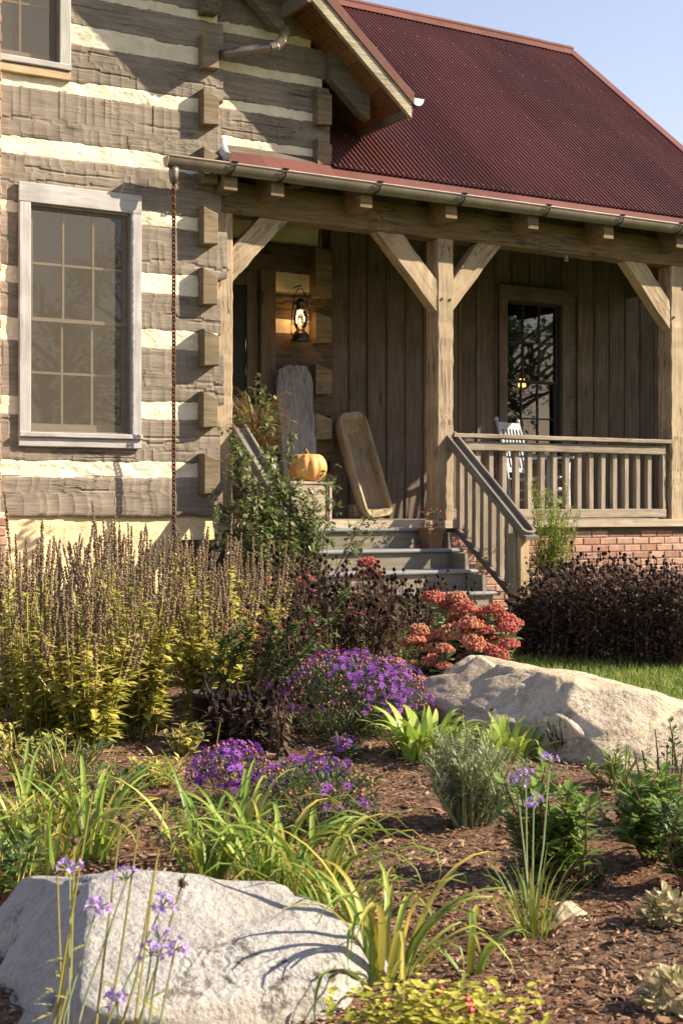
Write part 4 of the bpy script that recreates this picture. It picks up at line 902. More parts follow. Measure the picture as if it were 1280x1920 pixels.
# dough trough leaning on the board wall
trg = thing('dough_trough', (7.45, 12.3, DECK), 'long carved wooden dough trough leaning on end against the board wall', 'trough')
Lt, Wt, Dt = 1.14, .36, .20; nu, nv = 40, 14
def half_w(t):   # t 0..1 along: rounded ends
    e = min(t, 1 - t) * Lt; return Wt / 2 * (1 - .04 * abs(t - .5)) * (math.sqrt(max(0.0001, 1 - max(0, 1 - e / .12) ** 2)) * .45 + .55 if e < .12 else 1)
def section(t, inner):
    w = half_w(t) - (.030 if inner else 0); out = []
    end = min(t, 1 - t) * Lt
    dep = (Dt * (.30 + .70 * min(1, end / .16) ** .6)) if not inner else max(.0, (Dt - .04) * min(1, max(0, (end - .07)) / .12) ** .5)
    for i in range(nv + 1):
        a_ = PI * i / nv; c_ = math.cos(a_); s_ = math.sin(a_)
        out.append((w * math.copysign(abs(c_) ** .55, c_), dep * abs(s_) ** .55))
    return out
v = []; f = []
ts = np.linspace(0, 1, nu + 1); 
for t in ts:
    for (y, d) in section(t, False): v.append((t * Lt, y, -d))
o2 = len(v); ti = np.linspace(.07 / Lt, 1 - .07 / Lt, nu + 1)
for t in ti:
    for (y, d) in section(t, True): v.append((t * Lt, y, -d))
q = nv + 1
for i in range(nu):
    for k in range(nv):
        f.append((i*q + k, i*q + k + 1, (i+1)*q + k + 1, (i+1)*q + k)); f.append((o2 + i*q + k, o2 + (i+1)*q + k, o2 + (i+1)*q + k + 1, o2 + i*q + k + 1))
    f.append((i*q, (i+1)*q, o2 + (i+1)*q, o2 + i*q)); f.append((i*q + nv, o2 + i*q + nv, o2 + (i+1)*q + nv, (i+1)*q + nv))
f += [tuple(range(q)), tuple(range(nu*q, nu*q + q))[::-1]]
f += [(0, o2, o2 + nv, nv), (nu*q, nu*q + nv, o2 + nu*q + nv, o2 + nu*q)]
m = MB(); m.add(v, f)
foot = Vector((7.48, 12.06, DECK + .03)); head = Vector((7.30, 12.38, DECK + 1.12)); xx = (head - foot).normalized()
nn = Vector((.10, -1, 0)); nn = (nn - xx * nn.dot(xx)).normalized(); yy = nn.cross(xx)
mw = Matrix(((xx.x, yy.x, nn.x, foot.x), (xx.y, yy.y, nn.y, foot.y), (xx.z, yy.z, nn.z, foot.z), (0, 0, 0, 1)))
m.build('trough_body', M['trough'], trg, True, mw)
bk = onY(672, 972, 12.25); b0 = onY(672, 950, 12.25)
wb = timber('wood_block', (bk[0] - .06, 12.3, DECK + .075), (bk[0] + .065, 12.3, DECK + .075), .12, .148, M['crate'], None); tag(wb, 'short tan wood block on the porch floor behind the trough', 'wood block')

# rocking chair
rk = thing('rocking_chair', (9.1, 11.75, DECK), 'white painted slat-back rocking chair behind the porch railing', 'rocking chair')
fw = Vector((.45, -.89, 0)).normalized(); sd = Vector((.89, .45, 0)).normalized(); org = Vector((9.2, 11.72, DECK))
def rp(f_, s_, z): return org + fw * f_ + sd * s_ + Vector((0, 0, z))
for s in (-.26, .26):
    m = MB(); pp = [rp(-.16, s, .06), rp(-.20, s, .42), rp(-.25, s, .75), rp(-.33, s, 1.04)]
    m.tube(pp, [.017, .02, .019, .016], 10); m.lathe([(.0, 0), (.021, .012), (.024, .03), (.018, .045), (.0, .055)], 10, tuple(rp(-.335, s, 1.035))); m.build('back_post', M['chair'], rk, True)
    MB().tube([rp(.27, s, .06), rp(.26, s, .40), rp(.27, s, .64)], [.018, .02, .017], 10).build('front_post', M['chair'], rk, True)
    timber('arm', rp(-.26, s, .655), rp(.34, s, .655), .085, .024, M['chair'], rk, ch=.01)
    MB().tube([rp(-.55 + 1.05 * t, s, .035 + .16 * (t - .55) ** 2 + .015) for t in np.linspace(0, 1, 12)], .022, 8).build('rocker', M['chair'], rk, True)
    for zz_ in (.2, .3): MB().tube([rp(-.18, s, zz_), rp(.265, s, zz_)], .011, 8).build('stretcher', M['chair'], rk, True)
timber('top_rail', rp(-.318, -.26, 1.0), rp(-.318, .26, 1.0), .022, .075, M['chair'], rk); timber('lower_rail', rp(-.215, -.26, .52), rp(-.215, .26, .52), .022, .05, M['chair'], rk)
for i in range(6):
    s = -.2 + i * .08; timber('slat', rp(-.215, s, .52), rp(-.315, s, .98), .036, .012, M['chair'], rk, up=tuple(fw))
for i in range(7): timber('seat_slat', rp(-.2 + i * .075, -.27, .42 + .004 * i), rp(-.2 + i * .075, .27, .42 + .004 * i), .065, .016, M['chair'], rk)
for zz_ in (.18, .32): MB().tube([rp(.265, -.26, zz_), rp(.265, .26, zz_)], .012, 8).build('stretcher', M['chair'], rk, True)

# ================================================================== PLANTS
LEAF = [(0, 0, 0), (.45, .26, .03), (.5, 0, -.03), (.45, -.26, .03), (1, 0, -.10)]; LEAF_F = [(0, 2, 1), (0, 3, 2), (1, 2, 4), (2, 3, 4)]
NARROW = [(0, 0, 0), (.4, .11, .02), (.45, 0, -.01), (.4, -.11, .02), (1, 0, -.12)]
ROUND = [(0, 0, 0), (.25, .30, .03), (.75, .34, .05), (1, 0, -.04), (.75, -.34, .05), (.25, -.30, .03), (.5, 0, -.06)]; ROUND_F = [(6, i, (i + 1) % 6) for i in range(6)]
FLOR = [(.5 * math.cos(t), .5 * math.sin(t), .12 if i % 2 else .0) if i % 2 == 0 else (.2 * math.cos(t), .2 * math.sin(t), 0) for i, t in enumerate(np.arange(16) * PI / 8)] + [(0, 0, -.06)]
FLOR_F = [(16, i, (i + 1) % 16) for i in range(16)]
BALL = []
for ph in (.45, 1.3, 2.2):
    for i in range(6): BALL.append((math.sin(ph) * math.cos(i * PI / 3 + ph), math.sin(ph) * math.sin(i * PI / 3 + ph), math.cos(ph)))
BALL += [(0, 0, 1.1), (0, 0, -1)]; BALL = [tuple(.5 * q for q in p) for p in BALL]
BALL_F = [(18, i, (i + 1) % 6) for i in range(6)] + [(i + 6 * k, 6 + i + 6 * k, 6 + (i + 1) % 6 + 6 * k, (i + 1) % 6 + 6 * k) for k in range(2) for i in range(6)] + [(19, 12 + (i + 1) % 6, 12 + i) for i in range(6)]
BALL_F = [q[::-1] for q in BALL_F]
def rdir(n, zlo=-.3, zhi=.8):
    t = RNG.uniform(0, 2 * PI, n); z = RNG.uniform(zlo, zhi, n); r = np.sqrt(np.maximum(0, 1 - z * z)); return np.stack([r * np.cos(t), r * np.sin(t), z], 1)
def blob_pts(n, c, rad, shell=.5):
    d = rdir(n, -1, 1); r = (shell + (1 - shell) * RNG.uniform(0, 1, n)) ** .6
    return np.asarray(c) + d * r[:, None] * np.asarray(rad), d
def gq(X, Z): return cw(X, Z, float(bed_h(X, Z)))

# ---- yellowing bushes with dry flower spikes (left)
spike_meshes = []
for k in range(5):
    m = MB(); h = .13 + .035 * k; n = int(h / .0105); pos = []; d = []
    for i in range(n):
        z = h * i / n; rr = .0062 * (1 - .55 * (i / n) ** 2) * (1 if RNG.uniform() > .12 else .5)
        for q in range(5):
            t = RNG.uniform(0, 2 * PI); pos.append((rr * math.cos(t), rr * math.sin(t), z + RNG.uniform(-.004, .004))); d.append((math.cos(t), math.sin(t), .6))
    m.tube([(0, 0, -.03), (.002, 0, h * .5), (0, .002, h)], [.003, .0025, .001], 4, .2)
    m.inst(BALL, BALL_F, pos, d, (0, 0, 1), RNG.uniform(.005, .0105, len(pos)), RNG.uniform(0, 1, len(pos)))
    me = m.mesh('flower_spike'); me.materials.append(M['spike']); spike_meshes.append(me)
def spike_bush(X, Z, nst, R, h, lab):
    p = gq(X, Z); t = thing('spiky_bush', p, lab, 'plant', 'yellowing bushes with dry flower spikes'); st_ = MB(); lf = MB()
    for i in range(nst):
        a = RNG.uniform(0, 2 * PI); r0 = .35 * R * math.sqrt(RNG.uniform()); r1 = R * .9 * math.sqrt(RNG.uniform(0.02, 1)); a2 = a + RNG.normal(0, .35)
        hh = h * RNG.uniform(.70, 1.05) * (1 - .12 * (r1 / R) ** 2)
        b = np.array([r0 * math.cos(a), r0 * math.sin(a), 0]); e = np.array([r1 * math.cos(a2), r1 * math.sin(a2), hh - .15])
        mid = (b + e) / 2 + np.array([RNG.normal(0, .012), RNG.normal(0, .012), .03])
        q = np.array([b, mid, e]); st_.tube(q, [.0042, .0036, .0028], 4, RNG.uniform())
        dv = (e - mid); dv = dv / np.linalg.norm(dv); dv[2] += .6; dv /= np.linalg.norm(dv)
        rot = Vector((0, 0, 1)).rotation_difference(Vector(dv)).to_matrix().to_4x4()
        link('flower_spike', spike_meshes[int(RNG.integers(5))], None, t, WM[t.name] @ Matrix.Translation(Vector(e)) @ rot @ Matrix.Rotation(RNG.uniform(0, 6), 4, 'Z') @ Matrix.Scale(RNG.uniform(.85, 1.15), 4))
        nl = int(RNG.integers(42, 54)); u = RNG.uniform(.1, 1.0, nl); u = u[:, None]
        pos = np.where(u < .5, b + (mid - b) * u * 2, mid + (e - mid) * (u * 2 - 1)); d = rdir(nl, -.35, .45)
        lf.inst(LEAF, LEAF_F, pos, d, (0, 0, 1), RNG.uniform(.05, .098, nl) * (1 - .42 * u[:, 0]), np.clip(RNG.normal(.62, .26, nl) - .35 * (1 - u[:, 0]), 0, 1))
    mw = WM[t.name]; st_.build('stems', M['stem_yellow'], t, mw=mw); lf.build('foliage', M['lf_yellow'], t, mw=mw)
lab_back = 'tall dry spiked bush with yellow leaves in the row against the log house foundation'
lab_front = 'yellow leaved bush with dry brown spikes at the front edge of the mulch'
lab_pot = 'yellow leaved spiked bush crowding round the black nursery pots'
for (X, Z, n, R, h, lb) in ((-1.22, 5.55, 30, .28, .76, lab_front), (-.86, 5.7, 30, .27, .76, lab_front), (-.56, 5.95, 30, .26, .72, lab_pot), (-1.45, 6.2, 26, .30, .82, lab_back), (-1.02, 6.55, 30, .3, .84, lab_back), (-.62, 6.75, 30, .28, .78, lab_back), (-1.6, 7.1, 22, .3, .86, lab_back), (-1.2, 7.3, 26, .3, .86, lab_back), (-.80, 7.3, 26, .28, .84, lab_back), (-1.75, 5.5, 20, .3, .78, lab_front), (-.42, 6.5, 22, .22, .66, lab_pot), (-1.5, 5.15, 22, .26, .62, lab_front), (-.98, 5.35, 22, .22, .6, lab_front), (-.45, 7.4, 20, .24, .74, lab_back)):
    spike_bush(X, Z, n, R, h, lb)

# ---- dead coneflowers: brown stems, black seed heads
def coneflowers(X, Z, n, R, h, label, group, leafn=9, dark=.5, lmat='deadleaf'):
    p = gq(X, Z); t = thing('coneflower_clump' if group else 'dried_stems', p, label, 'plant', group); st_ = MB(); sh = MB(); lf = MB()
    for i in range(n):
        a = RNG.uniform(0, 2 * PI); r0 = .6 * R * math.sqrt(RNG.uniform()); r1 = r0 + RNG.uniform(0, .4 * R); hh = h * RNG.uniform(.62, 1.05) * (1 - .30 * (r1 / R) ** 2 * (leafn > 50))
        b = np.array([r0 * math.cos(a), r0 * math.sin(a), 0]); e = np.array([r1 * math.cos(a + .2), r1 * math.sin(a + .2), hh]); mid = (b + e) / 2 + np.array([RNG.normal(0, .015), RNG.normal(0, .015), 0])
        st_.tube([b, mid, e], [.0035, .003, .002], 4, RNG.uniform())
        hs = [e]
        for k in range(int(RNG.integers(1, 4))):
            e2 = mid + (e - mid) * RNG.uniform(.2, .7) + np.array([RNG.normal(0, .05), RNG.normal(0, .05), RNG.uniform(.03, .12)]); s0 = mid + (e - mid) * RNG.uniform(0, .3)
            st_.tube([s0, (s0 + e2) / 2 + (0, 0, .01), e2], [.0025, .002, .0018], 4, RNG.uniform()); hs.append(e2)
        sh.inst(BALL, BALL_F, hs, (1, 0, 0), (0, 0, 1), RNG.uniform(.017, .028, len(hs)), RNG.uniform(0, 1, len(hs)))
        nl = leafn; u = RNG.uniform(.05, .9, nl)[:, None]; pos = b + (e - b) * u + RNG.normal(0, .02 if leafn < 50 else .05, (nl, 3)); lf.inst(LEAF, LEAF_F, pos, rdir(nl, -.7, .5), (0, 0, 1), RNG.uniform(.022, .058 if leafn < 50 else .046, nl), np.clip(RNG.normal(dark, .25, nl) * (1.15 - .3 * u[:, 0]), 0, 1))
    mw = WM[t.name]; st_.build('stems', M['deadstem'], t, mw=mw); sh.build('seed_heads', M['seedhead'], t, mw=mw); lf.build('foliage', M[lmat], t, mw=mw)
for (px, Z, R, h, n) in ((520, 7.6, .28, .66, 34), (600, 7.3, .28, .64, 34), (690, 7.4, .28, .62, 36), (770, 7.7, .26, .56, 32), (650, 8.2, .28, .66, 30), (740, 8.5, .26, .58, 26), (560, 8.6, .28, .74, 26), (850, 8.2, .26, .48, 24)):
    p = at(px, Z); X = (px - 640) * Z / FPX; coneflowers(X, Z, n, R, h, 'brown dried coneflower clump with black seed heads in front of the porch steps', 'dried coneflowers before the steps', 30, .5)
for (px, Z, R, h, n, row) in ((1000, 8.95, .22, .46, 34, 0), (1055, 8.8, .28, .56, 54, 0), (1135, 8.65, .31, .62, 56, 0), (1210, 8.55, .29, .55, 54, 0), (1285, 8.4, .31, .58, 54, 0), (1045, 9.5, .28, .62, 46, 1), (1110, 9.4, .31, .72, 48, 1), (1190, 9.3, .3, .66, 48, 1), (1270, 9.2, .31, .64, 48, 1), (1360, 8.6, .3, .6, 30, 1)):
    X = (px - 640) * Z / FPX; coneflowers(X, Z, n, R, h, ('dark reddish brown dried hedge plant with black seed heads bordering the lawn', 'dark dried hedge plant with black seed heads against the brick porch base')[row], 'dried coneflower hedge by the brick base', 110, .45, 'hedge_lf')

# ---- asters
def aster(X, Z, rad, h, nfl, label, nlf=2200, lo=-.18, cover=None):
    p = gq(X, Z); t = thing('aster', p, label, 'flowering plant'); lf = MB(); fl = MB(); ce = MB(); st_ = MB()
    pos, d = blob_pts(nlf, (0, 0, h * .44), (rad, rad, h * .5), .35); d[:, 2] = np.abs(d[:, 2]) * .8 + .2
    lf.inst(NARROW, LEAF_F, pos, d + RNG.normal(0, .5, d.shape), (0, 0, 1), RNG.uniform(.018, .036, nlf), RNG.uniform(0, 1, nlf))
    dd = rdir(nfl, lo, 1); jit = RNG.uniform(.82, 1.12, nfl)[:, None]; fp = np.array([0, 0, h * .48]) + dd * np.array([rad, rad, h * .54]) * jit
    clump = vnoise2(fp[:, 0], fp[:, 1], 5, 9, 9) + vnoise2(fp[:, 1], fp[:, 2], 6, 14, 14) * .6
    keep = clump > (-.25 if cover is None else cover); fp, dd = fp[keep], dd[keep]; k = len(fp)
    up = dd + RNG.normal(0, .3, dd.shape); tan = np.cross(up, RNG.normal(0, 1, up.shape))
    fl.inst(FLOR, FLOR_F, fp, tan, up, RNG.uniform(.024, .038, k), RNG.uniform(0, 1, k))
    ce.inst(BALL, BALL_F, fp + dd * .001, tan, up, RNG.uniform(.005, .008, k), RNG.uniform(0, 1, k))
    bud = rdir(nfl // 3, lo, 1); bp_ = np.array([0, 0, h * .48]) + bud * np.array([rad, rad, h * .53]); ce.inst(BALL, BALL_F, bp_, (1, 0, 0), (0, 0, 1), RNG.uniform(.008, .014, len(bp_)), RNG.uniform(0, 1, len(bp_)))
    for i in range(14):
        a = RNG.uniform(0, 2 * PI); st_.tube([(0.03 * math.cos(a), .03 * math.sin(a), 0), (rad * .5 * math.cos(a), rad * .5 * math.sin(a), h * .45), (rad * .75 * math.cos(a), rad * .75 * math.sin(a), h * .7)], .002, 4, .3)
    mw = WM[t.name]; st_.build('stems', M['deadstem'], t, mw=mw); lf.build('foliage', M['aster_lf'], t, mw=mw); fl.build('blooms', M['aster'], t, mw=mw); ce.build('flower_centres', M['aster_c'], t, mw=mw)
def px2(px, py): p = onZ(px, py, .02); return p[0] * CA - p[1] * SA, p[0] * SA + p[1] * CA
X, Z = px2(655, 1395); aster(X, Z + .12, .31, .33, 1200, 'large rounded mound of purple asters beside the black pots', 9500)
X, Z = px2(468, 1330); aster(X, Z + .25, .16, .36, 170, 'purple aster half hidden behind the black nursery pots', 900)
X, Z = px2(432, 1520); aster(X, Z + .05, .13, .20, 210, 'small dense purple aster patch behind the daylilies', 700)
X, Z = px2(590, 1560); aster(X, Z + .05, .19, .22, 260, 'sprawling green aster with purple blooms along its right edge', 3000, .05, .35)
X, Z = px2(645, 1428); aster(X, Z, .05, .085, 26, 'tiny purple aster seedling on the mulch before the large mound', 160)

# ---- sedums with domed flower heads
head_meshes = []
for k in range(3):
    m = MB(); n = 170; d = rdir(n, .05, 1); pos = d * np.array([.5, .5, .40]) * (1 + .12 * np.sin(d[:, 0:1] * 11 + k) * np.cos(d[:, 1:2] * 9)); m.inst(BALL, BALL_F, pos, (1, 0, 0), (0, 0, 1), RNG.uniform(.07, .13, n), np.clip(RNG.normal(.15 + .35 * k, .12, n), 0, 1))
    m.lathe([(.0, -.05), (.42, .0), (.40, .16), (.2, .32), (0, .36)], 12, r=.15 + .35 * k); me = m.mesh('flower_head'); me.materials.append(M['sedum']); head_meshes.append(me)
def sedum(base, heads, label, nleaf=14, tone=None):
    t = thing('sedum', base, label, 'flowering plant', None); st_ = MB(); lf = MB(); b = np.array(base)
    for (p, s, k) in heads:
        p = np.array(p) - b; q0 = np.array([p[0] * .35, p[1] * .35, 0]); st_.tube([q0, (q0 + p) / 2 + (0, 0, .02), p], [.007, .006, .005], 5, RNG.uniform())
        link('flower_head', head_meshes[k], None, t, WM[t.name] @ Matrix.Translation(Vector(p)) @ Matrix.Rotation(RNG.normal(0, .15), 4, 'X') @ Matrix.Rotation(RNG.uniform(0, 6), 4, 'Z') @ Matrix.Scale(s, 4))
        for br in range(5):
            a = br * 1.256; st_.tube([p - (0, 0, .05), p + np.array([math.cos(a) * s * .35, math.sin(a) * s * .35, .0])], .003, 4, .8)
        u = RNG.uniform(.25, .95, nleaf)[:, None]; pos = q0 + (p - q0) * u; lf.inst(ROUND, ROUND_F, pos, rdir(nleaf, -.1, .5), (0, 0, 1), RNG.uniform(.05, .085, nleaf), RNG.uniform(0, 1, nleaf))
    mw = WM[t.name]; st_.build('stems', M['sedum_lf'], t, mw=mw); lf.build('foliage', M['sedum_lf'], t, mw=mw)
hs = []
for (px, py, s, k) in ((800, 1195, 44, 1), (832, 1215, 30, 1), (785, 1178, 30, 2), (850, 1190, 52, 2), (880, 1170, 40, 1), (905, 1180, 34, 0), (870, 1140, 38, 0), (835, 1130, 46, 1), (812, 1118, 34, 0), (855, 1120, 34, 2), (915, 1150, 40, 0), (945, 1160, 36, 0), (950, 1175, 30, 0), (930, 1200, 38, 0), (955, 1205, 30, 0), (905, 1215, 34, 0), (930, 1222, 34, 0),
                        (812, 1238, 36, 1), (832, 1245, 26, 1), (785, 1280, 36, 2), (775, 1240, 22, 2), (870, 1228, 24, 1), (745, 1236, 20, 2), (890, 1205, 40, 1), (795, 1215, 30, 2), (860, 1160, 34, 0), (775, 1200, 34, 1), (925, 1140, 30, 0), (965, 1165, 26, 0)):
    Z = 6.75 - (py - 1170) * .0035 + RNG.uniform(-.12, .12); X = (px - 640) * Z / FPX; hs.append((cw(X, Z, EYE - (py + 8 - YH) * Z / FPX), s * Z / FPX * 1.28, k))
sedum(cw((860 - 640) * 6.75 / FPX, 6.75, .02), hs, 'big stonecrop with many domed rust red flower heads behind the tan boulder', 30)
hs = []
for (px, py, s, k) in ((690, 1056, 34, 0), (705, 1075, 26, 1), (680, 1078, 28, 1)): Z = 8.7; X = (px - 640) * Z / FPX; hs.append((cw(X, Z, EYE - (py + 6 - YH) * Z / FPX), s * Z / FPX * 1.2, k))
sedum(cw((690 - 640) * 8.7 / FPX, 8.7, .02), hs, 'small stonecrop with rust red heads among the dried coneflowers by the steps', 10)
hs = []
for (px, py, s, k) in ((500, 1092, 30, 1), (490, 1102, 26, 0), (560, 1090, 28, 0), (575, 1083, 22, 0), (545, 1098, 20, 1)): Z = 7.9; X = (px - 640) * Z / FPX; hs.append((cw(X, Z, EYE - (py + 6 - YH) * Z / FPX), s * Z / FPX * 1.2, k))
sedum(cw((530 - 640) * 7.9 / FPX, 7.9, .02), hs, 'small stonecrop with pinkish red heads behind the thorny potted plants', 10)

# ---- boulders
def boulder(name, c, ax, rad, seed, mat, label, cuts, rough=.05, sub=6, skew=0):
    """c: centre at ground, ax: long-axis angle, rad: radii"""
    import bmesh
    bm = bmesh.new(); bmesh.ops.create_icosphere(bm, subdivisions=sub, radius=1); v = np.array([q.co[:] for q in bm.verts])
    p = np.sign(v) * np.abs(v) ** .82
    for (n_, d_) in cuts:
        n_ = np.array(n_, float); n_ /= np.linalg.norm(n_); ex = np.maximum(0, p @ n_ - d_); p -= n_ * (ex * .94)[:, None]
    p *= np.array(rad); off = Vector((seed * 3.1, seed * 1.7, 0))
    for i in range(len(p)):
        q = Vector(p[i]) * 2.2 + off; n1 = mnoise.noise(q); n2 = mnoise.noise(q * 2.7); n3 = mnoise.noise(q * 7.0); n4 = mnoise.noise(q * 16); rg = 1 - abs(mnoise.noise(q * 1.6 + Vector((7, 0, 0))))
        nv = v[i]; p[i] += nv * (rough * (n1 * 1.0 + n2 * .5 + n3 * .16 + n4 * .06) - rough * .9 * max(0, rg - .86) * 4)
    p[:, 2] += skew * p[:, 0]
    for i, q in enumerate(bm.verts): q.co = p[i]
    me = bpy.data.meshes.new(name); bm.to_mesh(me); bm.free(); me.polygons.foreach_set('use_smooth', [True] * len(me.polygons)); me.update()
    return tag(link(name, me, mat, None, Matrix.Translation(Vector(c)) @ Matrix.Rotation(ax, 4, 'Z')), label, 'boulder')
l0, l1 = at(818, 6.5), at(1245, 4.95); mid = (l0 + l1) / 2; mid[2] = .06
boulder('boulder', mid, math.atan2(l1[1] - l0[1], l1[0] - l0[0]), (.90, .43, .29), 3, M['rock_tan'], 'long pale tan boulder lying at the edge of the lawn',
        [((0, -.75, .75), .66), ((-.9, -.2, .3), .78), ((.8, -.2, .45), .80), ((.1, .3, 1), .74), ((.5, -.8, .1), .8), ((-.2, -1, -.1), .78)], .042)
boulder('boulder', cw(-.36, 2.72, .0), -AY, (.51, .47, .325), 21, M['rock_grey'], 'pale grey foreground boulder with dark lichen spots beside the daylilies',
        [((.28, -.42, .9), .53), ((-.86, -.32, .42), .52), ((.92, -.45, .25), .78), ((.05, .5, 1), .66), ((.55, -.85, .12), .70), ((-.3, -1, .1), .80), ((.6, .5, .4), .75)], .030)
boulder('boulder', cw(-.50, 2.44, .0), .4, (.10, .08, .10), 12, M['rock_grey'], 'small tan grey rock tucked against the pale grey boulder', [((.3, -.6, .8), .6), ((-.8, 0, .5), .7)], .02, 5)
sr = gp(1075, 1712); boulder('rock', (sr[0], sr[1], sr[2] + .0), .3, (.055, .035, .038), 15, M['rock_tan'], 'small flat tan rock on the mulch behind the lilac flowered clump', [((.2, -.5, .9), .5), ((.9, 0, .3), .6), ((-.6, -.4, .5), .6)], .008, 4)

# ---- strap-leaved plants: every blade an object
blade_mesh = {}
def blades(mat, n=10, width=.020, droop=1.0, key=''):
    k = (mat, width, droop)
    if k in blade_mesh: return blade_mesh[k]
    out = []
    for q in range(n):
        seg = 9; r_ = np.random.default_rng(q + int(width * 1e4)); ang = r_.uniform(1.05, 1.45); cur = droop * r_.uniform(.10, .30); pos = np.zeros(2); pts = [pos.copy()]
        kink = r_.integers(5, 12)
        for s in range(seg):
            pos = pos + np.array([math.cos(ang), math.sin(ang)]) / seg; pts.append(pos.copy()); ang -= cur * (.25 + s / seg * 1.6) * (2.6 if s == kink else 1)
        v = []
        for s, (x, z) in enumerate(pts):
            t = s / seg; w = .5 * (min(1, .55 + t * 2.5) * (1 - t ** 2.6)) + (.02 if s == seg else 0); tw = .15 * math.sin(q + t * 3)
            v += [(x, -w * width / .5 * 1.0, z + w * .012), (x, tw * .01, z - .004), (x, w * width / .5, z + w * .012)]
        f = [(s*3 + j, s*3 + 3 + j, s*3 + 4 + j, s*3 + 1 + j) for s in range(seg) for j in range(2)]
        me = MB().add(v, f).mesh('blade', True); me.materials.append(M[mat]); out.append(me)
    blade_mesh[k] = out; return out
def strap(name, p, n, ln, label, group=None, mat='blade', width=.021, droop=1.35, spread=.06, cat='plant', fan=None):
    t = thing(name, p, label, cat, group); bl = blades(mat, 10, width, droop)
    for i in range(n):
        a = RNG.uniform(0, 2 * PI) if fan is None else RNG.normal(*fan); L = ln * RNG.uniform(.6, 1.1); r_ = spread * math.sqrt(RNG.uniform())
        o = link('blade', bl[int(RNG.integers(10))], None, t, WM[t.name] @ Matrix.Translation((r_ * math.cos(a), r_ * math.sin(a), -.01)) @ Matrix.Rotation(a, 4, 'Z') @ Matrix.Rotation(RNG.normal(-.02, .14), 4, 'Y') @ Matrix.Rotation(RNG.normal(0, .12), 4, 'X') @ Matrix.Scale(L, 4))
    return t
for (px, py, n, ln, lab) in ((165, 1620, 42, .40, 'tall daylily clump behind the shaded left shoulder of the grey boulder'), (40, 1600, 34, .36, 'daylily clump with yellowing tips left of the grey boulder'),
                             (390, 1650, 36, .36, 'daylily clump between the small aster patch and the grey boulder'), (500, 1665, 44, .40, 'dense daylily clump with yellow blades before the sprawling aster'),
                             (590, 1700, 40, .38, 'daylily clump arching over the right shoulder of the grey boulder'), (722, 1835, 38, .36, 'bright green daylily fountain growing on bare mulch beside the grey boulder')):
    strap('daylily', gp(px, py), n, ln, lab)
strap('daylily', gp(880, 1815), 11, .22, 'small young daylily with an orange blade on the open mulch', width=.034, spread=.02)
strap('daylily', gp(640, 1770), 22, .34, 'daylily clump at the right foot of the grey boulder')
strap('lime_leaved_plant', gp(800, 1425), 95, .24, 'bright lime green strap leaved plant in front of the tan boulder', mat='blade_lime', width=.085, droop=.9, spread=.11)
strap('lime_leaved_plant', gp(950, 1420), 60, .19, 'smaller lime green strap leaved plant against the tan boulder', mat='blade_lime', width=.08, droop=.9, spread=.09)

# ---- lilac flowered garlic clumps
def lilac(p, n, ln, stalks, label, leafn=64):
    t = strap('society_garlic', p, leafn, ln, label, mat='blade', width=.011, droop=.45, spread=.035, cat='flowering plant') if leafn else thing('society_garlic', p, label, 'flowering plant')
    st_ = MB(); fl = MB(); b = np.array(p)
    for (e) in stalks:
        e = np.array(e) - b; q0 = RNG.normal(0, .012, 3); q0[2] = 0; st_.tube([q0, (q0 + e) / 2 + (RNG.normal(0, .008), RNG.normal(0, .008), 0), e], [.0022, .002, .0016], 5, .8)
        k = int(RNG.integers(7, 11)); d = rdir(k, -.1, .9); fl = MB()
        for i in range(k):
            c_ = e + d[i] * .018; st_.tube([e, c_], .0013, 4, .9)
            for s in range(5):
                an = s * 1.256; side = np.cross(d[i], (0, 0, 1)); side /= np.linalg.norm(side) + 1e-6; up2 = np.cross(side, d[i]); dd_ = d[i] * .7 + side * math.cos(an) + up2 * math.sin(an)
                fl.inst(LEAF, LEAF_F, [c_], [dd_], [d[i]], .0095, RNG.uniform())
        fl.build('flower_cluster', M['lilac'], t, mw=WM[t.name])
    mw = WM[t.name]; st_.build('flower_stalks', M['sedum_lf'], t, mw=mw); return t
def tip(px, py, Z): return cw((px - 640) * Z / FPX, Z, EYE - (py - YH) * Z / FPX)
b = gp(1000, 1740); Zb = b[0] * SA + b[1] * CA
lilac(b, 1, .20, [tip(1030, 1428, Zb), tip(968, 1468, Zb), tip(1000, 1505, Zb - .02), tip(985, 1455, Zb + .02)], 'upright grassy clump with pale lilac flowers on the open mulch')

# ---- tall stalks in front of the grey boulder: lilac flowers and dark scabious heads
def head_stalks(p, stalks, label):
    t = thing('seed_stalks', p, label, 'plant'); st_ = MB(); hd = MB(); b = np.array(p)
    for e in stalks:
        e = np.array(e) - b; q0 = RNG.normal(0, .02, 3); q0[2] = 0; st_.tube([q0, (q0 + e) / 2 + (RNG.normal(0, .012), RNG.normal(0, .012), 0), e], [.0026, .0022, .0016], 5, RNG.uniform(0, .6)); k = 26; d = rdir(k, -.4, 1); hd = MB()
        hd.inst(NARROW, LEAF_F, [e] * k, d, (0, 0, 1), RNG.uniform(.012, .02, k), RNG.uniform(.3, 1, k)); hd.inst(BALL, BALL_F, [e], (1, 0, 0), (0, 0, 1), .014, .6); hd.build('seed_head', M['deadleaf'], t, mw=WM[t.name])
        nl = 3; u = RNG.uniform(.1, .5, nl)[:, None]; st_.inst(NARROW, LEAF_F, q0 + (e - q0) * u, rdir(nl, -.1, .5), (0, 0, 1), RNG.uniform(.03, .06, nl), RNG.uniform(.5, 1, nl))
    mw = WM[t.name]; st_.build('stalks', M['stem_yellow'], t, mw=mw)
Zf = 2.22
head_stalks(cw(-.44, 2.16, 0), [tip(140, 1578, Zf), tip(142, 1672, Zf), tip(108, 1632, Zf + .03), tip(176, 1474, Zf), tip(228, 1536, Zf + .05)], 'thin stalks with dark dry seed heads before the shaded face of the grey boulder')
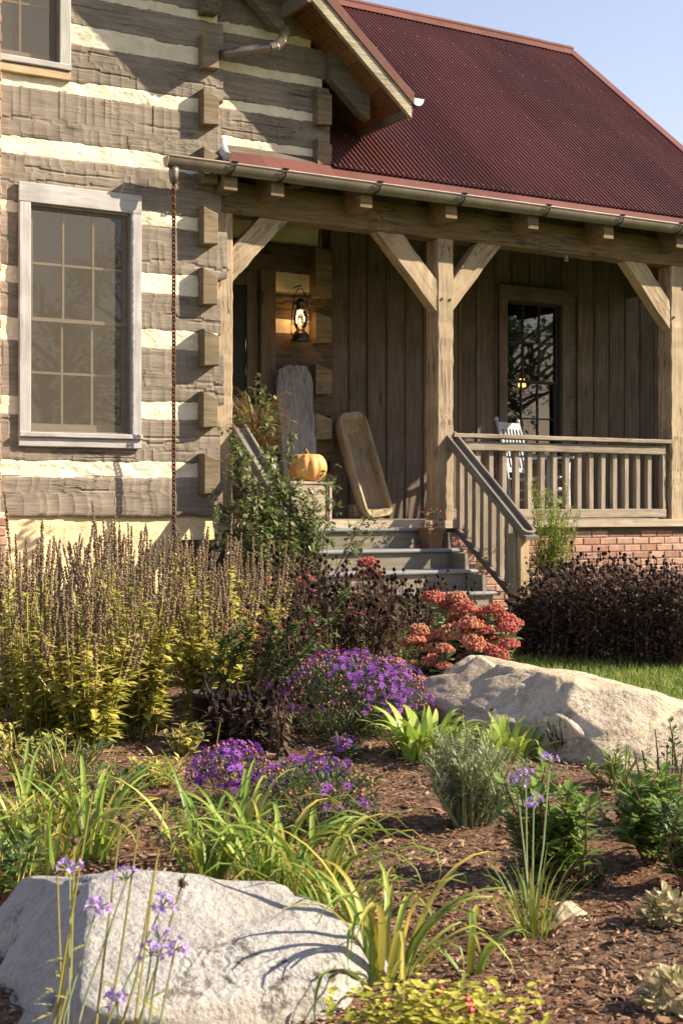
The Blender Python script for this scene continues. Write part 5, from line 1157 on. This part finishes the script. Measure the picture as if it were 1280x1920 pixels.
head_stalks(cw(-.36, 2.16, 0), [tip(300, 1580, Zf), tip(342, 1657, Zf - .04), tip(262, 1542, Zf + .06), tip(310, 1495, Zf + .08)], 'thin stalks with dark dry seed heads before the sunlit top of the grey boulder')
lilac(cw(-.42, 2.12, 0), 1, .2, [tip(132, 1632, 2.15), tip(238, 1650, 2.15), tip(182, 1702, 2.15), tip(304, 1700, 2.15)], 'tall slender lilac flowers rising before the grey boulder', 10)
lilac(cw(-.33, 2.10, 0), 1, .2, [tip(300, 1762, 2.1), tip(328, 1780, 2.1), tip(284, 1790, 2.1), tip(220, 1880, 2.1)], 'shorter slender lilac flowers rising before the grey boulder', 8)

# ---- small-leaved shrubs and fillers
def shrub(name, p, rad, h, n, mat, label, lsize=(.03, .06), tmpl=LEAF, tf=LEAF_F, stems=14, stem_mat='deadstem', cat='shrub', group=None, zlo=.15, up=.3, shell=.3):
    t = thing(name, p, label, cat, group); lf = MB(); st_ = MB()
    for i in range(stems):
        a = RNG.uniform(0, 2 * PI); rr = rad * math.sqrt(RNG.uniform()) * .9; e = np.array([rr * math.cos(a), rr * math.sin(a), h * RNG.uniform(.7, 1.03) * (1 - .35 * (rr / rad) ** 2)]); b = np.array([rr * .35 * math.cos(a), rr * .25 * math.sin(a), 0]); mid = (b + e) / 2 + RNG.normal(0, .02, 3)
        st_.tube([b, mid, e], [.005, .004, .002], 4, RNG.uniform()); nl = n // stems; u = RNG.uniform(zlo, 1, nl)[:, None]; pos = np.where(u < .5, b + (mid - b) * u * 2, mid + (e - mid) * (u * 2 - 1))
        d = rdir(nl, -.3, .7); d[:, 2] += up; lf.inst(tmpl, tf, pos + d * .01, d, (0, 0, 1), RNG.uniform(*lsize, nl) * (1.1 - .4 * u[:, 0]), RNG.uniform(0, 1, nl))
    mw = WM[t.name]; st_.build('stems', M[stem_mat], t, mw=mw); lf.build('foliage', M[mat], t, mw=mw); return t
shrub('leafy_plant', gp(1025, 1640), .15, .30, 620, 'lf_shrub', 'bushy green serrated leaf plant behind the lilac flowered clump', (.045, .08), stems=16)
shrub('leafy_plant', gp(1215, 1610), .14, .26, 560, 'lf_shrub', 'leafy green plant at the right foot of the tan boulder', (.045, .075), stems=16)
shrub('leafy_plant', gp(1295, 1660), .12, .24, 420, 'lf_green', 'dark leafy plant beyond the pale rosettes by the boulder', (.03, .055), stems=12)
shrub('leafy_plant', gp(1255, 1560), .12, .34, 340, 'lf_green', 'tall thin stemmed plant with bronze leaves by the end of the boulder', (.02, .04), stems=12)
shrub('lavender', gp(880, 1545), .20, .29, 7000, 'lf_grey', 'silvery grey green lavender mound before the lime leaved plants', (.016, .034), NARROW, LEAF_F, 70, 'lf_grey', zlo=.2, up=.6)
shrub('lavender', gp(1060, 1420), .10, .16, 500, 'lf_grey', 'low wispy grey green plant at the base of the tan boulder', (.014, .026), NARROW, LEAF_F, 30, 'deadstem', zlo=.2, up=.6)
shrub('weed_clump', gp(120, 1490), .22, .20, 700, 'lf_green', 'low ferny green weeds under the yellowing bushes', (.02, .05), NARROW, LEAF_F, 30, 'stem_yellow')
shrub('weed_clump', gp(30, 1700), .12, .18, 360, 'lf_green', 'low green foliage left of the grey boulder', (.03, .05), stems=14, stem_mat='stem_yellow')
shrub('seedling', gp(655, 1430), .06, .06, 26, 'lf_green', 'little broad leaved seedling under the aster mound', (.03, .045), ROUND, ROUND_F, 8, 'stem_yellow')
shrub('seedling', gp(560, 1475), .10, .08, 20, 'lf_green', 'broad leaved seedling on the mulch behind the sprawling aster', (.06, .09), stems=6, stem_mat='stem_yellow')
shrub('weed_clump', gp(1090, 1640), .13, .05, 240, 'lf_green', 'sparse creeping weeds on the mulch below the boulder', (.008, .018), stems=26, stem_mat='deadstem')
shrub('dead_leaves', gp(15, 1715), .05, .12, 44, 'lf_orange', 'hanging cluster of dry orange leaves left of the grey boulder', (.03, .045), stems=6, up=-1.0)
shrub('dead_plant', gp(528, 1425), .055, .26, 170, 'deadleaf', 'withered brown stem clump in front of the black nursery pot', (.02, .05), stems=9, up=-.8)
shrub('dead_plant', gp(345, 1415), .10, .12, 120, 'lf_yellow', 'dry yellow leaf litter clump under the spiky bushes', (.03, .06), stems=12, stem_mat='stem_yellow')
for (px, py, lab) in ((1250, 1730, 'pale cream rosette plant casting shadow on the mulch'), (1268, 1900, 'pale yellowish rosette plant at the front corner of the mulch bed')):
    p = gp(px, py); t = thing('rosette_plant', p, lab, 'plant'); m = MB(); n = 170; pos, d = blob_pts(n, (0, 0, .03), (.066, .066, .05), .6); d[:, 2] = np.abs(d[:, 2]) + .1
    m.inst(ROUND, ROUND_F, pos * np.array([.8, .8, .8]), d + RNG.normal(0, .45, d.shape), (0, 0, 1), RNG.uniform(.020, .034, n), RNG.uniform(0, 1, n)); m.build('foliage', M['lf_pale'], t, mw=WM[t.name])
p = gp(800, 1958); t = thing('groundcover_sedum', p, 'low lime yellow groundcover with red flower buds at the front of the bed', 'plant'); m = MB(); n = 700
pos = np.stack([np.clip(RNG.normal(0, .085, n), -.17, .2), RNG.normal(0, .04, n), RNG.uniform(.0, .10, n)], 1); pos = np.stack([pos[:, 0] * CA + pos[:, 1] * SA, -pos[:, 0] * SA + pos[:, 1] * CA, pos[:, 2]], 1); m.inst(ROUND, ROUND_F, pos, rdir(n, -.1, .5), (0, 0, 1), RNG.uniform(.014, .026, n), RNG.uniform(0, 1, n)); m.build('foliage', M['lf_gold'], t, mw=WM[t.name])
for (px, py) in ((722, 1876), (825, 1864), (873, 1875), (836, 1905), (770, 1895), (880, 1895)):
    e = tip(px, py, 2.52) - p; MB().inst(BALL, BALL_F, [e, e - (0, 0, .009), e + (0, 0, .010)], (1, 0, 0), (0, 0, 1), [.018, .02, .013], [.2, .6, .9]).tube([e - (0, 0, .04), e], .0015, 4).build('flower_bud', M['red'], t, mw=WM[t.name])

# ---- black nursery pots with thorny stems
def thorny(px, py, r_, h, stems, label, n=1):
    p = gp(px, py); t = thing('potted_thorn_plant', p, label, 'potted plant'); mw = WM[t.name]
    MB().lathe([(r_ * .82, 0), (r_, h), (r_ * 1.07, h), (r_ * 1.07, h + .018), (r_ * .97, h + .018), (r_ * .95, h - .03), (0, h - .03)], 24, cap=False).build('pot', M['pot_black'], t, True, mw)
    MB().lathe([(r_ * .94, h - .028), (r_ * .5, h - .015), (0, h - .012)], 16, cap=False).build('soil', M['soil'], t, mw=mw)
    st_ = MB(); th = MB(); lf = MB(); fl = MB(); Zp = p[0] * SA + p[1] * CA
    for (sx, sy) in stems:
        e = tip(sx, sy, Zp + RNG.uniform(-.1, .1)) - p; q0 = np.array([RNG.normal(0, r_ * .3), RNG.normal(0, r_ * .3), h - .03]); mid = (q0 + e) / 2 + RNG.normal(0, .075, 3) + np.array([0, 0, .06]); tt = np.linspace(0, 1, 9)[:, None]; c = (1 - tt) ** 2 * q0 + 2 * tt * (1 - tt) * mid + tt ** 2 * e
        st_.tube(c, np.linspace(.0052, .0032, 9), 6, RNG.uniform(0, .8)); k = 110; u = RNG.uniform(0, .95, k); pos = np.stack([np.interp(u, tt[:, 0], c[:, j]) for j in range(3)], 1); th.inst([(0, .0015, 0), (0, -.0015, 0), (1, 0, 0), (0, 0, .0015)], [(0, 1, 2), (1, 3, 2), (3, 0, 2)], pos, rdir(k, -.4, .6), (0, 0, 1), 0.016, RNG.uniform(0, 1, k))
        k = 80; u = RNG.uniform(.25, 1, k) ** .8; pos = np.stack([np.interp(u, tt[:, 0], c[:, j]) for j in range(3)], 1); lf.inst(LEAF, LEAF_F, pos, rdir(k, -.2, .8), (0, 0, 1), RNG.uniform(.022, .046, k), RNG.uniform(.1, 1, k))
        k = 4; pos = e + RNG.normal(0, .028, (k, 3)); fl.inst(ROUND, ROUND_F, np.repeat(pos, 3, 0), rdir(k * 3, -.2, .4), (0, 0, 1), .015, RNG.uniform(0, 1, k * 3))
    st_.build('stems', M['thorn'], t, mw=mw); th.build('thorns', M['thorn'], t, mw=mw); lf.build('foliage', M['lf_green'], t, mw=mw); fl.build('blooms', M['pink'], t, mw=mw)
thorny(478, 1392, .088, .17, [(652, 1112), (655, 1150), (590, 1145), (505, 1165), (560, 1170), (545, 1200), (600, 1190), (520, 1190), (470, 1180), (575, 1225), (500, 1210), (620, 1215)], 'black nursery pot with thorny stems, small leaves and red blooms')
thorny(398, 1385, .09, .17, [(470, 1170), (440, 1175), (455, 1200), (480, 1215), (425, 1190)], 'black nursery pot half hidden by the yellowing spiky bushes')

# ---- shrub by the newel, rose by the left stair rail, potted grass, potted red flowers
shrub('nandina_bush', (8.08, 10.2, .0), .42, 1.3, 4200, 'lf_lime', 'light green feathery bush growing beside the stair newel post', (.05, .10), NARROW, LEAF_F, 26, 'deadstem', zlo=.35, up=.2)
rose = thing('climbing_rose', (5.3, 9.62, 0), 'tangled green climbing rose over the left stair railing', 'shrub'); st_ = MB(); lf = MB(); rb = np.array([5.3, 9.62, 0])
canes = [(488, 722, 9.75), (432, 800, 9.7), (545, 812, 9.7), (470, 900, 9.5), (425, 880, 9.6), (400, 960, 9.6), (520, 880, 9.5), (585, 925, 9.5), (560, 930, 9.45), (500, 940, 9.4), (450, 960, 9.4), (540, 980, 9.35), (410, 1000, 9.5), (480, 990, 9.3), (620, 890, 9.55), (720, 985, 9.5), (690, 965, 9.5), (400, 930, 9.75), (440, 845, 9.62), (505, 850, 9.6), (480, 1015, 9.3), (430, 1030, 9.4), (530, 1020, 9.3), (580, 960, 9.4), (515, 910, 9.55), (495, 965, 9.45), (550, 900, 9.5), (460, 930, 9.5)]
for (px, py, Y) in canes:
    e = onY(px, py, Y) - rb; bx0 = np.clip(onY(min(max(px, 430), 570), 1100, Y)[0] - rb[0], -.35, .45) * .6; q0 = np.array([bx0 + RNG.normal(0, .06), RNG.normal(0, .06), 0]); mid = q0 * .45 + e * .55 + np.array([RNG.normal(0, .04), RNG.normal(0, .04), .12 * e[2] + .05]); tt = np.linspace(0, 1, 10)[:, None]; c = (1 - tt) ** 2 * q0 + 2 * tt * (1 - tt) * mid + tt ** 2 * e
    st_.tube(c, np.linspace(.006, .0025, 10), 5, .4); k = 78 if px < 640 else 30; u = RNG.uniform(.30 if px < 640 else .55, 1, k); pos = np.stack([np.interp(u, tt[:, 0], c[:, j]) for j in range(3)], 1); sp = RNG.normal(0, .045, (k, 3)); pos2 = pos + sp
    for a_, b_ in zip(pos, pos2): st_.tube([a_, b_], .0014, 3, .5, False)
    d = rdir(k, -.6, .3)
    for w in range(3): lf.inst(LEAF, LEAF_F, pos2, d + RNG.normal(0, .55, d.shape) * (w > 0), (0, 0, 1), RNG.uniform(.042, .078, k), np.clip(RNG.normal(.58, .27, k), 0, 1))
mw = WM[rose.name]; st_.build('canes', M['deadstem'], rose, mw=mw); lf.build('foliage', M['lf_rose'], rose, mw=mw)
# potted grass
gp0 = (5.52, 10.98, DECK); pg = thing('potted_grass', gp0, 'brown arching ornamental grass in a grey pot behind the left stair rail', 'potted plant'); mw = WM[pg.name]
MB().lathe([(.11, 0), (.15, .44), (.165, .46), (.16, .50), (.135, .50), (.13, .43), (0, .43)], 20, cap=False).build('pot', M['galv'], pg, True, mw)
m = MB(); T = MB()
for i in range(900):
    a = RNG.uniform(0, 2 * PI); L = RNG.uniform(.35, .85); rr = L * RNG.uniform(.3, .75); hz = L * RNG.uniform(.5, 1.15); tt = np.linspace(0, 1, 6); q = np.stack([rr * tt ** 1.3 * math.cos(a), rr * tt ** 1.3 * math.sin(a), .46 + hz * (1.7 * tt - 1.0 * tt ** 2.2)], 1)
    w = np.linspace(.006, .0015, 6)[:, None] * np.array([[-math.sin(a), math.cos(a), 0]]); v = np.concatenate([q - w, q + w]); m.add(v, [(j, j + 1, 7 + j, 6 + j) for j in range(5)], RNG.uniform())
m.build('blades', M['lf_sedge'], pg, mw=mw)
fp = onY(806, 1028, 10.36); rf = thing('flower_pot', (fp[0], 10.34, TZ[1]), 'square rust brown pot of red flowers on the second step', 'potted plant'); mw = WM[rf.name]
MB().add([(sx * w, sy * w, z) for (w, z) in ((.065, 0), (.082, .165), (.09, .165), (.09, .185), (.075, .185), (.073, .15)) for (sx, sy) in ((-1, -1), (1, -1), (1, 1), (-1, 1))], [(3, 2, 1, 0)] + [(j*4 + q, j*4 + (q+1) % 4, j*4 + 4 + (q+1) % 4, j*4 + 4 + q) for j in range(5) for q in range(4)] + [(20, 21, 22, 23)]).build('pot', M['pot_brown'], rf, mw=mw)
m = MB(); f_ = MB(); pos, d = blob_pts(220, (0, 0, .25), (.10, .10, .10), .3); m.inst(LEAF, LEAF_F, pos, d + RNG.normal(0, .4, d.shape), (0, 0, 1), RNG.uniform(.02, .036, 220), RNG.uniform(0, 1, 220)); pos, d = blob_pts(60, (0, 0, .27), (.12, .12, .11), .8); f_.inst(ROUND, ROUND_F, pos, rdir(60), d, RNG.uniform(.016, .028, 60), RNG.uniform(0, 1, 60))
m.build('foliage', M['lf_green'], rf, mw=mw); f_.build('blooms', M['red'], rf, mw=mw)

# ---- mulch chips, lawn
n = 78000; Z = 1.5 + RNG.uniform(0, 1, n) ** 1.7 * 5.5; X = RNG.normal(0, .23, n) * Z; ok = ~in_lawn(X, Z) & (np.abs(X) < 2.8); X, Z = X[ok], Z[ok]; n = len(X)
pos = np.stack([X * CA + Z * SA, -X * SA + Z * CA, bed_h(X, Z) + RNG.uniform(.000, .012, n)], 1); CH = [(-.5, -.16, 0), (.5, -.12, .02), (.42, .15, .0), (-.46, .12, .03), (0, 0, .12)]
m = MB(); m.inst(CH, [(0, 1, 4), (1, 2, 4), (2, 3, 4), (3, 0, 4)], pos, rdir(n, -.25, .35), rdir(n, .5, 1), RNG.gamma(2.0, .0050, n) + .005, RNG.uniform(0, .93, n) ** 1.25)
tag(m.build('mulch_chips', M['chips']), 'loose brown bark mulch chips covering the flower bed', 'mulch', kind='stuff')
n = 60000; Z = RNG.uniform(4.7, 9.8, n); X = RNG.uniform(0, 3.2, n); ok = in_lawn(X - .04, Z); X, Z = X[ok], Z[ok]; n = len(X)
pos = np.stack([X * CA + Z * SA, -X * SA + Z * CA, np.full(n, -.012)], 1)
m = MB(); d = rdir(n, .45, 1); d[:, 2] += .3; m.inst([(0, -.035, 0), (0, .035, 0), (.6, .02, .02), (1, 0, -.06)], [(0, 1, 2), (0, 2, 3)], pos, d, rdir(n, -.2, .2), RNG.uniform(.03, .075, n), RNG.uniform(0, 1, n))
tag(m.build('lawn_grass', M['grass']), 'short sunlit lawn grass beyond the tan boulder', 'grass', kind='stuff')

# ---- trees across the lawn behind the viewpoint, mirrored in the window panes
def tree(p, h, r, label, seed):
    t = thing('garden_tree', p, label, 'tree', 'trees mirrored in the window panes'); mw = WM[t.name]; tr = MB(); lf = MB(); rg = np.random.default_rng(seed)
    tr.tube([(0, 0, -.1), (.1, .05, h * .25), (-.05, .1, h * .55), (0, 0, h * .85)], [.28, .2, .13, .04], 9)
    for i in range(14):
        z0 = h * rg.uniform(.25, .75); a = rg.uniform(0, 2 * PI); e = np.array([math.cos(a) * r * rg.uniform(.5, .95), math.sin(a) * r * rg.uniform(.5, .95), z0 + h * rg.uniform(.05, .25)])
        tr.tube([(0, 0, z0), e * np.array([.5, .5, 0]) + np.array([0, 0, (z0 + e[2]) / 2 + .2]), e], [.09, .06, .02], 6)
        n = 260; pos = e + rg.normal(0, .55, (n, 3)) * np.array([1, 1, .7]); lf.inst(LEAF, LEAF_F, pos, rdir(n, -.6, .6), (0, 0, 1), rg.uniform(.18, .38, n), rg.uniform(0, 1, n))
    tr.build('trunk', M['deadstem'], t, mw=mw); lf.build('crown', M['lf_green'], t, mw=mw)
for k, (x, y, h, r, w) in enumerate(((13, -19, 9, 3.4, 'broad'), (19, -24, 11, 4.0, 'tall'), (28, -15, 9, 3.4, 'round'), (34, -19, 11, 4.0, 'large'), (8, -26, 10, 3.6, 'leafy'), (40, -26, 12, 4.2, 'dark'))):
    tree((x, y, 0), h, r, w + ' green tree across the lawn, mirrored in the window panes', 40 + k)

for (px, py, n, ln, lab) in ((450, 1600, 24, .34, 'daylily clump growing through the small aster patch'), (90, 1660, 22, .34, 'daylily clump behind the orange dry leaves')):
    strap('daylily', gp(px, py), n, ln, lab)
for (px, py, r_, h_, n, mt, lab) in ((300, 1470, .14, .10, 160, 'lf_yellow', 'low yellowing seedlings on the mulch under the spiked bushes'), (210, 1520, .16, .14, 200, 'lf_green', 'low green seedlings behind the tall daylily clump'), (1170, 1540, .10, .20, 160, 'lf_green', 'thin green weed beside the creeping weeds'),
                                     (1150, 1480, .10, .14, 160, 'lf_shrub', 'low green plant tucked against the tan boulder'), (690, 1470, .05, .05, 24, 'lf_green', 'tiny green weed on the bare mulch'), (60, 1480, .16, .22, 240, 'lf_yellow', 'yellow green weeds at the foot of the spiked bushes')):
    shrub('weed_clump', gp(px, py), r_, h_, n, mt, lab, (.025, .05), stems=14, stem_mat='stem_yellow', cat='plant')
def stalk(px, py, tx, ty, lab):
    p = gp(px, py); Zp = p[0] * SA + p[1] * CA; head_stalks(p, [tip(tx, ty, Zp)], lab)
stalk(402, 1450, 414, 1350, 'lone dry stalk with a seed head before the black pots'); stalk(880, 1440, 866, 1335, 'lone dry stalk with a seed head before the tan boulder'); stalk(905, 1432, 922, 1330, 'second dry stalk with a seed head before the tan boulder')

for (px, Z, R, h, n, lab) in ((455, 6.25, .20, .50, 26, 'reddish brown dried stems rising behind the black nursery pots'), (545, 6.0, .20, .44, 26, 'reddish brown dried stems between the pots and the purple aster mound'), (500, 5.32, .10, .20, 12, 'short dried brown stems leaning across the black pots'), (425, 5.38, .10, .22, 12, 'short dried brown stems in front of the half hidden pot')):
    coneflowers((px - 640) * Z / FPX, Z, n, R, h, lab, None, 26, .6)
